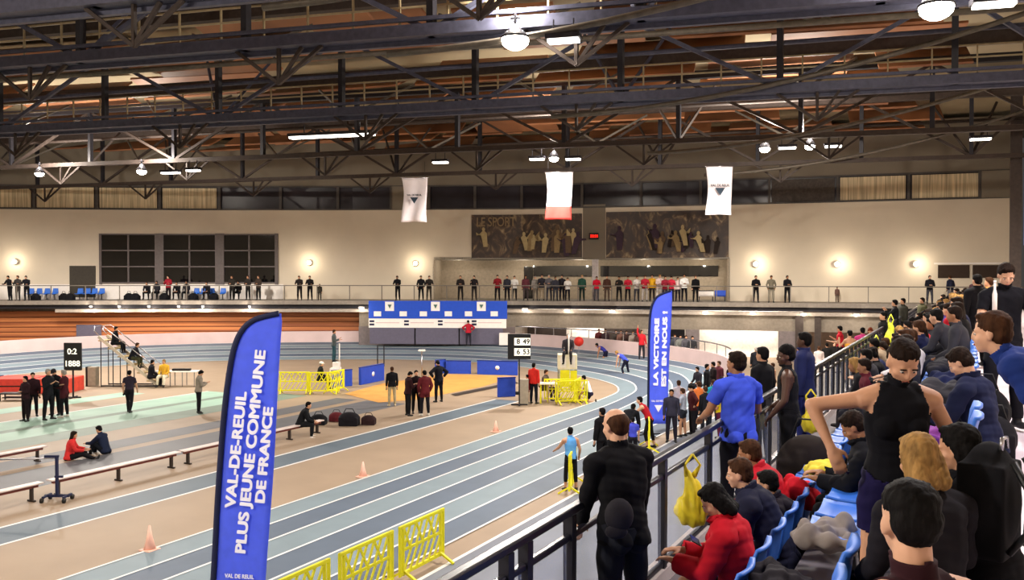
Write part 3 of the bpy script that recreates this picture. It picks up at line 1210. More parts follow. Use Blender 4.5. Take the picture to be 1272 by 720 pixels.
L1 = [f1(256, 822), f1(265, 720), f1(271, 620), f1(278, 530), f1(285, 470), f1(293, 430), f1(304, 408), f1(320, 396), f1(348, 389)]
R1 = [f1(318, 822), f1(329, 720), f1(337, 600), f1(344, 500), f1(350, 400), f1(349, 389)]
tl = math.radians(90 - 6.0)
A = lambda px, py: f1(px, py)
feather_flag(256, 12.4, L1, R1, 1.0, .55, [
    ('VAL-DE-REUIL', *A(294, 558), .20, tl, .009, 1.68),
    ('PLUS JEUNE COMMUNE', *A(312, 561), .20, tl, .009, 2.92),
    ('DE FRANCE', *A(329, 565), .185, math.radians(84.5), .009, 1.38),
    ('VAL DE REUIL', *A(297, 716), .08, math.radians(-3), .003, .42)],
    'large blue feather flag with white town slogan, in front of the track')
# small triangle emblem under the lower text
s2 = 36.0


def f2(px, py):
    return ((px - 805) / s2, (541 - py) / s2)


L2 = [f2(805, 541), f2(806, 520), f2(806.5, 470), f2(807, 420), f2(808.5, 390), f2(812, 376), f2(819, 367), f2(834, 361)]
R2 = [f2(824, 541), f2(829, 520), f2(832, 440), f2(835, 370), f2(835, 361)]
tl2 = math.radians(90)
ff = feather_flag(805, 30, L2, R2, .9, .4, [
    ('LA VICTOIRE', *f2(815.5, 437), .21, math.radians(89), .013, 2.33),
    ('EST EN NOUS !', *f2(825.5, 433), .21, math.radians(89), .013, 2.6),
    ('VAL DE REUIL', *f2(818, 498), .09, 0, .003, .5)],
    'farther blue feather flag with white victory slogan by the bend')
MB().prism([(f2(813, 503)[0], -.05, f2(0, 503)[1]), (f2(823, 503)[0], -.05, f2(0, 503)[1]), (f2(818, 512)[0], -.05, f2(0, 512)[1])], (0, .01, 0)).build('emblem', mat('flag lettering white', '#eef0ff', rough=.7, noise=0), ff)


def barrier():
    """yellow plastic crowd barrier, 1.5 m long along x, 1.03 high"""
    o = empty('crowd_barrier')
    mb = MB()
    for z in (1.0, .16):
        mb.bar((-.73, 0, z), (.73, 0, z), .05, .06)
    for x in (-.72, .72, -.62, .62):
        mb.bar((x, 0, .12), (x, 0, 1.03), .045, .05)
    mb.bar((-.62, 0, .58), (.62, 0, .58), .04, .05)
    mb.build('frame', M_YEL, o, bevel=.006)
    mb = MB()
    for k in range(6):
        x = -.60 + k * .2
        mb.bar((x, 0, .18), (x + .24, 0, .56), .03, .035)
        mb.bar((x, 0, .60), (x + .2, 0, .98), .03, .035)
        if k % 2 == 0:
            mb.bar((x + .2, 0, .60), (x, 0, .98), .03, .035)
    mb.build('lattice', M_YEL, o)
    for x in (-.6, .6):
        MB().bar((x, 0, .2), (x + .02, -.3, .02), .05, .04).bar((x, 0, .2), (x + .02, .3, .02), .05, .04).build('foot', M_YEL, o)
    return o


bar0 = barrier()
bar0['category'] = 'barrier'
bars = []


def put_barrier(x, y, rz, label, group=None, first=[True]):
    o = bar0 if first[0] else copy_tree(bar0)
    first[0] = False
    o.location = (x, y, 0)
    o.rotation_euler = (0, 0, rz)
    o['label'] = label
    if group:
        o['group'] = group
    return o


for i, (D, lb) in enumerate(((16.1, 'yellow crowd barrier, farthest of the three beside the track in front'), (14.62, 'yellow crowd barrier, middle one of the three beside the track in front'),
                             (13.1, 'yellow crowd barrier, nearest of the three, cut by the picture edge'))):
    y = (D - 8.98 * ST) / CT
    put_barrier(-8.98, y, math.pi / 2, lb, 'yellow crowd barriers in front of the track')
p = G(701, 610)
put_barrier(p.x + .1, p.y + .3, math.radians(107), 'yellow crowd barrier that the boy in the light blue singlet leans on')
p = G(806, 558)
put_barrier(p.x, p.y, math.radians(110), 'yellow crowd barrier under the bending athlete in red')
p = G(400, 489)
put_barrier(p.x + .1, p.y, TH + .05, 'yellow crowd barrier standing alone in the infield', None)
p = G(363, 489)
put_barrier(p.x, p.y + .1, TH + .05, 'yellow crowd barrier, left part of the infield pair')
p = G(417, 487)
put_barrier(p.x, p.y, TH + 1.2, 'yellow crowd barrier turned end-on right of the infield pair')
p = G(706, 500)
for i, (dx, dy, a) in enumerate(((-.35, 0, TH), (.3, .3, TH + 1.3), (.3, -.35, TH + .3))):
    put_barrier(p.x + dx, p.y + dy, a, ('yellow barrier on the left side below the white judge tower', 'yellow barrier turned sideways below the white judge tower', 'yellow barrier in front of the white judge tower')[i])


def bench(x, y, rz, L, label, m=None):
    o = empty('gym_bench', (x, y, 0), rz, label, 'bench', 'long low benches on the infield')
    MB().box((0, 0, .42), (.24, L, .04)).build('seat_board', m or mat('pale bench top', '#cfc0bc', rough=.5), o, bevel=.01)
    MB().box((0, 0, .36), (.1, L - .2, .07)).build('beam', mat('bench red brown', '#74403a'), o)
    n = max(2, int(L / 1.1))
    for k in range(n):
        yy = -L / 2 + .25 + k * (L - .5) / (n - 1)
        MB().box((0, yy, .17), (.10, .05, .34)).box((0, yy, .02), (.26, .06, .04)).build('leg', M_BRSTEEL, o)
    return o


BX = -20.25
for i, (a, b) in enumerate(((0.5, 3.6), (3.75, 7.0), (7.2, 11.2), (11.3, 14.1), (14.2, 17.5))):
    bench(BX, (a + b) / 2 + 6.5, 0, b - a, '%s gym bench from the left in the long line on the infield' % ORD[i])
p = G(0, 584)
bench(p.x - .2, p.y, 0, 3.0, 'separate short gym bench at the left picture edge')


def cone(px, py, label, h=.5):
    p = G(px, py)
    o = empty('traffic_cone', p, 0, label, 'cone', 'pale orange cones beside the track')
    m = mat('faded orange plastic', '#eab8a6', rough=.5)
    MB().tube([(0, 0, .03), (0, 0, h * .5), (0, 0, h)], [.12, .06, .02], 12).build('cone_body', m, o)
    MB().box((0, 0, .015), (.3, .3, .03)).build('base_plate', m, o, bevel=.01)
    return o


cone(186, 683, 'pale orange cone on the tan floor near the big feather flag', .5)
cone(451, 592, 'pale orange cone at the track edge in the middle', .42)
cone(616, 536, 'pale orange cone at the track edge farthest off', .4)

# wheeled stand beside the bench
p = G(71, 622)
o = empty('wheeled_stand', p, TH, 'dark wheeled stand with upright post beside the long benches', 'stand')
MB().bar((0, 0, .12), (0, 0, 1.12), .06).build('post', M_NAVY, o)
MB().bar((-.3, 0, .13), (.3, 0, .13), .06).bar((-.25, -.2, .13), (-.25, .2, .13), .05).bar((.25, -.2, .13), (.25, .2, .13), .05).build('foot_frame', M_NAVY, o)
for (x, y) in ((-.27, -.2), (.27, -.2), (-.27, .2), (.27, .2)):
    MB().tube([(x - .025, y, .06), (x + .025, y, .06)], .065, 12).build('wheel', M_BLACK, o)
MB().bar((-.3, 0, 1.1), (.05, 0, 1.1), .05).bar((-.05, 0, .6), (.15, 0, .6), .05).build('arm', M_NAVY, o)
o = empty('crossbar', (p.x, p.y, 0), 0, 'long pale bar held level by the dark wheeled stand', 'bar')
q = P(0, 592, 21.3)
MB().tube([(0, 0, 1.06), (q.x - p.x, q.y - p.y, 1.0)], .02, 6).build('bar', M_CHROME, o)

# sand pit and foam boards around it
pts = [G(*a) for a in ((428, 489), (476, 476), (552, 464.5), (643, 467), (600, 480), (520, 496), (470, 500))]
MB().poly([(a.x, a.y, .01) for a in pts], [tuple(range(len(pts)))]).build('sand_pit', mat('yellow sand', '#c08c48', rough=.95, noise=.1, scale=1.5), kind='structure')
pts = [G(*a) for a in ((560, 490), (640, 474), (644, 476), (566, 492))]
MB().poly([(a.x, a.y, .03) for a in pts], [(0, 1, 2, 3)]).build('trim_pit_edge', M_BRSTEEL, kind='structure')


def foam(px1, py1, px2, py2, h, label, logo=False):
    a, b = G(px1, py1), G(px2, py2)
    d = b - a
    o = empty('foam_board', (a + b) / 2, math.atan2(d.y, d.x), label, 'foam board', 'blue foam boards around the landing pit')
    MB().box((0, 0, h / 2), (d.length, .15, h)).build('board', mat('blue foam cover', '#2140a8', rough=.5, noise=.08), o, bevel=.02)
    MB().box((0, -.0, h - .02), (d.length + .01, .17, .03)).build('top_seam', M_NAVY, o)
    if logo:
        MB().tube([(0.02, -.085, h * .5), (0.02, -.075, h * .5)], .12, 14).build('round_logo', M_WHITE, o)
    return o


foam(412, 481, 437, 479, .85, 'blue foam board, leftmost, beside the white podium')
foam(447, 478, 476, 472, .9, 'blue foam board with small white dot left of the sand pit', True)
foam(541, 464, 553, 463, .8, 'narrow blue foam board behind the black hatted man')
foam(554, 463.5, 585, 464, .75, 'blue foam board behind the pit, left of the gap')
foam(593, 464.5, 643, 466, .8, 'blue foam board with white dot behind the pit', True)
foam(618, 493, 640, 492, .9, 'blue foam board at the near right corner of the pit')


def scoreboard(px, py_foot, w, h, ztop, label, rows, sz):
    p = G(px, py_foot)
    o = empty('scoreboard', p, TH, label, 'scoreboard')
    MB().box((0, 0, ztop - h / 2), (w, .12, h)).build('display_board', M_BLACK, o, bevel=.015)
    MB().bar((0, 0, 0), (0, 0, ztop - h), .06).build('pole', M_DARK, o)
    MB().bar((-.35, 0, .03), (.35, 0, .03), .06).bar((0, -.35, .03), (0, .35, .03), .06).build('foot', M_DARK, o)
    wm_ = mat('white display digits', '#f2f0e4', noise=0, emit='#fff8e6', es=.6)
    for (t_, x, z, kind) in rows:
        if kind:
            MB().box((x, -.065, z), (sz * 1.15, .012, sz * 1.05)).build('digit_plate', wm_, o)
            text('digits', t_, (x, -.075, z), sz, (math.pi / 2, 0, 0), M_BLACK, o, bold=.008)
        else:
            text('digits', t_, (x, -.07, z), sz, (math.pi / 2, 0, 0), wm_, o, bold=.006)
    return o


pz = 2.35
scoreboard(91, 494, .78, 1.25, 2.5, 'black scoreboard with white digits left of the judges stairs', [('0:2', 0, 2.1, 0), ('1888', 0, 1.55, 0)], .36)
scoreboard(645, 503, .98, 1.08, 3.05, 'black scoreboard with large white digits right of the sand pit', [('8', -.04, 2.72, 1), ('49', .3, 2.72, 1), ('6', -.04, 2.28, 1), ('53', .3, 2.28, 1)], .3)
p = G(646, 503)
o = empty('equipment_cabinet', p + V((.1, .2, 0)), TH, 'grey cabinet at the foot of the pit scoreboard', 'cabinet')
MB().box((0, 0, .55), (.36, .3, 1.1)).build('body', mat('beige metal', '#9a9284'), o, bevel=.01)
MB().box((-.28, 0, .5), (.2, .28, .12)).build('dark_handle', M_BLACK, o)

# judges' stair stand
p = G(160, 479)
o = empty('judges_stand', p, TH, 'wooden and metal judges stair stand with seats on rising steps', 'stair stand')
wd = mat('pale wood', '#a08a62', rough=.6)
for sy in (-.45, .45):
    MB().bar((-1.3, sy, 2.5), (1.55, sy, .15), .07, .14).build('stringer', mat('pale metal', '#b8b0a0', rough=.5), o)
    MB().tube([(-1.45, sy, 3.0), (-1.5, sy, 2.8), (-1.3, sy, 2.6)], .03, 6).tube([(-1.45, sy, 3.0), (-1.1, sy, 3.05), (1.5, sy, 1.0)], .025, 6).build('handrail', M_CHROME, o)
for k in range(6):
    x = -1.1 + k * .48
    z = 2.3 - k * .40
    MB().box((x, 0, z), (.42, .95, .05)).build('step', wd, o)
for (x, zt) in ((-1.2, 2.35), (-.6, 1.9), (.1, 1.3)):
    for sy in (-.4, .4):
        MB().bar((x, sy, 0), (x, sy, zt), .035).build('post', M_DARK, o)
MB().bar((-1.2, -.4, .05), (1.5, -.4, .05), .06).bar((-1.2, .4, .05), (1.5, .4, .05), .06).build('base_frame', M_DARK, o)
STAND = o

p = G(212, 479)
o = empty('officials_table', p, TH, 'long white topped table of the officials right of the judges stairs', 'table')
MB().box((.35, 0, .74), (2.1, .7, .04)).build('table_top', M_WHITE, o, bevel=.01)
for x in (-.6, .1, .7, 1.3):
    for y in (-.3, .3):
        MB().bar((x, y, 0), (x, y, .73), .04).build('leg', M_CHROME, o)
tag(MB().box((p.x + .5, p.y + .25, .82), (.9, .25, .11), rz=TH).build('black_case', M_BLACK, bevel=.02), 'low black case lying on the officials table', 'case')
p = G(116, 479)
o = empty('waste_bin', p, TH, 'grey and black bin left of the judges stairs', 'bin')
MB().box((0, 0, .48), (.42, .4, .96)).build('body', mat('beige metal', '#9a9284'), o, bevel=.02)
MB().box((-.24, 0, .48), (.1, .42, 1.0)).build('dark_side', M_BLACK, o)
# crash mats at the far left
p = G(22, 486)
for i, (dx, c_, w) in enumerate(((-1.6, '#1c2348', 1.0), (.05, '#c03a30', 2.0), (2.0, '#d84838', 1.6))):
    o = empty('crash_mat', p + V((dx * CT, dx * ST, 0)), TH, ('navy crash mat at the left picture edge', 'long red crash mat at the left behind the dark group', 'red crash mat just right of the long one')[i], 'mat')
    MB().box((0, 0, .35), (w, 1.6, .7)).build('mat_body', mat('mat vinyl', c_, rough=.5), o, bevel=.04)
    MB().box((0, -.78, .35), (w * .9, .08, .05)).build('strap', M_BLACK, o)
p = G(20, 497)
o = empty('low_rack', p, TH, 'low dark rack with pale shelf left of the dark group', 'rack')
MB().box((0, 0, .32), (1.3, .5, .05)).box((.1, 0, .14), (1.2, .45, .04)).build('shelf', M_DARK, o)
for x in (-.6, .6):
    MB().bar((x, -.2, 0), (x, -.2, .32), .05).bar((x, .2, 0), (x, .2, .32), .05).build('leg', M_DARK, o)

# podium of the starter
p = G(417, 470)
o = empty('starter_podium', p, TH, 'white podium with white pole behind the infield barriers', 'podium')
MB().box((0, 0, .3), (.5, .7, .6)).box((.05, 0, .75), (.35, .5, .3)).build('body', M_WHITE, o, bevel=.02)
MB().tube([(.2, 0, .6), (.2, 0, 1.9)], .035).build('pole', M_WHITE, o)
PODIUM = p
# umpire tower on the right
p = G(705, 496)
o = empty('judge_tower', p, TH, 'white judge tower above the yellow barriers', 'judge tower')
MB().box((0, .3, 1.68), (.85, .7, .66)).build('cabin', mat('cream board', '#e4dcc0', rough=.6), o, bevel=.02)
for x in (-.38, .38):
    for y in (0, .6):
        MB().bar((x, y, 0), (x, y, 1.36), .07).build('leg', M_CHROME, o)
MB().tube([(.05, 0, 1.9), (.05, 0, 2.9)], .03).build('pole', M_WHITE, o)
for k, x in enumerate((-.2, .2)):
    MB().box((x, -.06, 1.68), (.26, .03, .5)).build('panel', M_WHITE, o)
MB().box((-.12, -.02, .95), (.42, .04, .75)).build('yellow_board', M_YEL, o)
MB().box((.27, -.02, .85), (.3, .04, .9)).build('yellow_board', M_YEL, o)
TOWER = p
p = G(681, 500)
o = empty('officials_stool_table', p, TH, 'small table with cream top beside the red official', 'table')
MB().box((0, 0, .85), (.75, .6, .05)).build('table_top', mat('cream board', '#e4dcc0', rough=.6), o)
for x in (-.33, 0, .33):
    MB().box((x, -.2, .42), (.06, .05, .84)).box((x, .25, .42), (.06, .05, .84)).build('leg', M_YEL if x < 0 else wd, o)
p = G(524, 470)
o = empty('measuring_stand', p, TH, 'slim white measuring stand behind the maroon group', 'stand')
MB().tube([(0, 0, 0), (0, 0, 1.5)], .03).bar((-.25, 0, .02), (.25, 0, .02), .05).build('pole', M_CHROME, o)
MB().box((0, 0, 1.52), (.35, .25, .08)).build('head', M_WHITE, o)
for i, px in enumerate((469, 477)):
    p = G(px, 455)
    MB().bar(p, p + V((0, 0, 1.3)), .05).build('thin_post', M_DARK, label='thin dark post on the track before the banner, %s one' % ('left', 'right')[i], cat='post')

# ================================================================== PEOPLE
DEPS = None
PI = math.pi


def rotx(a):
    return Matrix.Rotation(a, 3, 'X')


def rotz(a):
    return Matrix.Rotation(a, 3, 'Z')


POSES = {
    'stand': dict(armL=((-.16, .02, -1), (-.02, .18, -1)), armR=((.16, -.02, -1), (.04, .14, -1)), legL=((-.07, .02, -1), (-.03, -.03, -1)), legR=((.07, .0, -1), (.03, -.03, -1))),
    'pockets': dict(lean=4, armL=((-.35, -.12, -1), (.25, .35, -.9)), armR=((.35, -.12, -1), (-.25, .35, -.9)), legL=((-.1, .06, -1), (-.03, -.06, -1)), legR=((.07, .0, -1), (.05, -.03, -1)), head=(8, 10)),
    'rail': dict(lean=14, armL=((-.2, .5, -.85), (.25, .95, -.05)), armR=((.2, .5, -.85), (-.25, .95, -.05)), legL=((-.06, .0, -1), (-.03, -.1, -1)), legR=((.09, -.08, -1), (.03, -.12, -1)), head=(0, 12)),
    'crossed': dict(armL=((-.25, .2, -1), (.9, .5, .12)), armR=((.25, .2, -1), (-.9, .55, .05)), legL=((-.1, .04, -1), (-.03, -.03, -1)), legR=((.09, .0, -1), (.03, -.03, -1))),
    'talk': dict(armL=((-.25, .2, -1), (.1, .9, .15)), armR=((.2, .25, -.95), (-.2, .8, .5)), legL=((-.1, .1, -1), (-.03, -.03, -1)), legR=((.08, -.06, -1), (.03, -.08, -1)), head=(-15, 5)),
    'phone': dict(lean=4, armL=((-.25, .25, -1), (.45, .85, .25)), armR=((.2, .25, -.95), (-.4, .8, .35)), legL=((-.09, .03, -1), (-.03, -.03, -1)), legR=((.08, .0, -1), (.03, -.04, -1)), head=(0, 35)),
    'walk': dict(lean=3, armL=((-.2, -.25, -1), (.0, .2, -1)), armR=((.2, .3, -1), (-.05, .55, -.9)), legL=((-.05, .35, -1), (0, .02, -1)), legR=((.05, -.22, -1), (0, -.5, -1))),
    'hips': dict(head=(10, 28), lean=2, armL=((-.85, -.05, -.5), (.62, .1, -.8)), armR=((.8, -.15, -.6), (-.62, .15, -.8)), legL=((-.09, .02, -1), (-.03, -.03, -1)), legR=((.09, .0, -1), (.03, -.03, -1))),
    'sit': dict(sit=.45, lean=10, armL=((-.16, .15, -1), (.3, .85, -.45)), armR=((.16, .15, -1), (-.3, .85, -.45)), legL=((-.16, 1, -.03), (-.02, .08, -1)), legR=((.16, 1, -.03), (.02, .08, -1)), head=(0, 8)),
    'sitlean': dict(sit=.45, lean=34, armL=((-.12, .35, -.95), (.4, .75, -.35)), armR=((.12, .35, -.95), (-.4, .75, -.35)), legL=((-.2, 1, -.03), (-.02, -.05, -1)), legR=((.2, 1, -.03), (.02, -.05, -1)), head=(0, 10)),
    'sitphone': dict(sit=.45, lean=16, armL=((-.16, .45, -.9), (.35, .85, .1)), armR=((.16, .45, -.9), (-.35, .85, .1)), legL=((-.14, 1, .02), (-.02, .12, -1)), legR=((.14, 1, .02), (.02, .12, -1)), head=(0, 36)),
    'sitturn': dict(sit=.45, lean=6, twist=18, armL=((-.3, .2, -1), (.3, .8, -.2)), armR=((.3, .3, -1), (-.2, .85, -.25)), legL=((-.2, 1, -.03), (-.02, .08, -1)), legR=((.16, 1, -.03), (.02, .3, -1)), head=(35, 4)),
    'ground': dict(sit=.0, lean=14, armL=((-.2, .5, -.85), (.3, .9, -.1)), armR=((.2, .5, -.85), (-.3, .9, -.1)), legL=((-.2, 1, .45), (0, .55, -.95)), legR=((.2, 1, .25), (-.1, .9, -.45)), head=(0, 12)),
    'kneesup': dict(sit=.0, lean=24, armL=((-.2, .7, -.65), (.3, .8, -.1)), armR=((.2, .7, -.65), (-.3, .8, -.1)), legL=((-.15, .85, .75), (0, .35, -1)), legR=((.15, .9, .65), (-.05, .45, -1)), head=(0, 22)),
    'bend': dict(lean=72, armL=((-.12, .25, -1), (0, .15, -1)), armR=((.12, .25, -1), (0, .2, -1)), legL=((-.1, .42, -1), (-.03, -.3, -1)), legR=((.1, -.15, -1), (.03, -.25, -1)), head=(0, 20)),
    'leanbar': dict(lean=38, armL=((-.15, .75, -.65), (.05, .6, -.75)), armR=((.15, .75, -.65), (-.05, .6, -.75)), legL=((-.1, .25, -1), (-.03, -.2, -1)), legR=((.1, -.15, -1), (.03, -.2, -1)), head=(0, 5)),
    'kneel': dict(sit=.28, lean=30, armL=((-.15, .6, -.8), (.1, .5, -.8)), armR=((.15, .6, -.8), (-.1, .5, -.8)), legL=((-.15, 1, .1), (0, -.1, -1)), legR=((.12, .5, -.9), (0, -1, -.05)), head=(0, 15)),
    'gun': dict(armL=((-.2, .1, -1), (0, .3, -.95)), armR=((.35, .08, .95), (-.05, .1, 1)), legL=((-.1, .02, -1), (-.03, -.03, -1)), legR=((.09, .0, -1), (.03, -.03, -1))),
    'up': dict(armL=((-.3, .45, -.6), (.3, .6, .75)), armR=((.3, .45, -.6), (-.3, .6, .75)), legL=((-.1, .02, -1), (-.03, -.03, -1)), legR=((.09, .0, -1), (.03, -.03, -1))),
}


def skeleton(pose, female=False):
    p = POSES[pose] if isinstance(pose, str) else pose
    lean = math.radians(p.get('lean', 0))
    side = math.radians(p.get('side', 0))
    Rp = rotx(-lean * .45)
    Rc = Matrix.Rotation(side, 3, 'Y') @ rotx(-lean) @ rotz(math.radians(p.get('twist', 0)))
    caps = []     # region, a, b, ra, rb, flat (u,v,scale)
    pel = V((0, 0, 0))
    dp, dc = Rp @ V((0, 0, 1)), Rc @ V((0, 0, 1))
    wst = pel + dp * .17
    chest = wst + (dp * .35 + dc * .65).normalized() * .16
    sh = chest + dc * .15
    neck0 = sh + dc * .05
    stations = [(pel - dp * .10, Rp, .10, .085), (pel - dp * .03, Rp, .160, .112), (pel + dp * .04, Rp, .163, .115), (wst, Rp, .135 if female else .145, .098),
                (chest, Rc, .158 if female else .168, .115), (sh - dc * .03, Rc, .165 if female else .178, .108), (sh + dc * .025, Rc, .125, .08), (neck0, Rc, .065, .062)]
    hipw = .09
    J = dict(pel=pel, chest=chest, sh=sh, neck0=neck0, Rc=Rc, Rp=Rp)
    spine = [pel - dp * .10, pel, wst, chest, sh, neck0]
    J['spine'] = spine
    for s_, nm in ((-1, 'L'), (1, 'R')):
        S = sh + Rc @ V((s_ * (.172 if female else .19), 0, -.025))
        u, f_ = [V(x).normalized() for x in p['arm' + nm][:2]]
        E_ = S + u * .275
        Wr = E_ + f_ * .245
        J['S' + nm], J['E' + nm], J['W' + nm] = S, E_, Wr
        caps.append(('torso', sh + Rc @ V((s_ * .08, 0, 0)), S, .07, .06))
        k = .86 if female else 1
        caps.append(('uarm' + nm, S, E_, .056 * k, .043 * k))
        caps.append(('farm' + nm, E_, E_ + f_ * .09, .043 * k, .042 * k))
        caps.append(('farm' + nm, E_ + f_ * .09, Wr, .042 * k, .028 * k))
        hd = V(p.get('hand' + nm, f_)).normalized()
        sd = hd.cross(V((0, 0, 1)) if abs(hd.z) < .85 else V((0, 1, 0))).normalized()
        J['hd' + nm], J['sd' + nm] = hd, sd
        H = pel + dp * -.03 + Rp @ V((s_ * hipw, 0, 0))
        t, c_ = [V(x).normalized() for x in p['leg' + nm][:2]]
        K = H + t * .43
        A_ = K + c_ * .41
        J['H' + nm], J['K' + nm], J['A' + nm] = H, K, A_
        caps.append(('thigh' + nm, H, K, .088, .056))
        caps.append(('shin' + nm, K, K + c_ * .13, .056, .057))
        caps.append(('shin' + nm, K + c_ * .13, A_, .057, .036))
        if c_.z < -.5:
            fd = V((s_ * .22, 1, 0)) if not p.get('footfwd') else V(p['footfwd'])
        else:
            fd = V((0, c_.y * .2, 1)) + V((0, .3, 0))
            if p.get('kneelfoot'):
                fd = V((0, -1, -.2))
        fd.normalize()
        dn = V((0, 0, -1)) if abs(fd.z) < .5 else c_
        J['fd' + nm], J['dn' + nm] = fd, dn
        caps.append(('foot' + nm, A_ + dn * .045 - fd * .04, A_ + dn * .055 + fd * .14, .036, .034))
        caps.append(('foot' + nm, A_, A_ + dn * .045, .036, .036))
    hy, hp = [math.radians(a) for a in p.get('head', (0, 0))]
    Rh = Matrix.Rotation(hy, 3, 'Z') @ rotx(-hp)
    nd = (dc * .8 + V((0, 0, .35))).normalized()
    hc = neck0 + nd * .085 + Rh @ V((0, .018, .075))
    caps.append(('neck', neck0 - dc * .03, neck0 + nd * .10, .056 if not female else .048, .052 if not female else .046))
    J['hc'], J['Rh'] = hc, Rh
    return caps, stations, J, p


def capsule(mb, a, b, ra, rb, n=12):
    d = b - a
    L = d.length
    d = d / L if L > 1e-6 else V((0, 0, 1))
    pts, rr = [], []
    for t in (-1, -.85, -.5, 0):
        pts.append(a + d * ra * t)
        rr.append(max(.12, math.sqrt(max(0, 1 - t * t))) * ra if t > -1 else ra * .12)
    for t in (0, .5, .85, 1):
        pts.append(b + d * rb * t)
        rr.append(max(.12, math.sqrt(max(0, 1 - t * t))) * rb if t < 1 else rb * .12)
    mb.tube(pts, rr, n)


def loft(mb, st, n=16):
    P_, F_ = [], []
    for c, R, w, d in st:
        for k in range(n):
            a = 2 * PI * k / n
            ca, sa = math.cos(a), math.sin(a)
            P_.append(c + R @ V((w * math.copysign(abs(ca) ** .85, ca), d * math.copysign(abs(sa) ** .85, sa), 0)))
    m = len(st)
    for i in range(m - 1):
        for k in range(n):
            F_.append((i * n + k, i * n + (k + 1) % n, (i + 1) * n + (k + 1) % n, (i + 1) * n + k))
    F_.append(tuple(range(n))[::-1])
    F_.append(tuple((m - 1) * n + k for k in range(n)))
    mb.poly(P_, F_)


def remesh(mb, voxel, smooth=3, name='body'):
    me = bpy.data.meshes.new('tmp')
    bmesh.ops.recalc_face_normals(mb.bm, faces=mb.bm.faces[:])
    mb.bm.to_mesh(me)
    mb.bm.free()
    o = bpy.data.objects.new('tmp', me)
    COL.objects.link(o)
    r = o.modifiers.new('r', 'REMESH')
    r.mode = 'VOXEL'
    r.voxel_size = voxel
    s = o.modifiers.new('s', 'SMOOTH')
    s.iterations = smooth
    s.factor = .5
    dg = bpy.context.evaluated_depsgraph_get()
    out = bpy.data.meshes.new_from_object(o.evaluated_get(dg))
    bpy.data.objects.remove(o)
    bpy.data.meshes.remove(me)
    out.name = name
    out.polygons.foreach_set('use_smooth', [True] * len(out.polygons))
    return out


VOX = {'far': .026, 'mid': .019, 'near': .009}
_bodies = {}


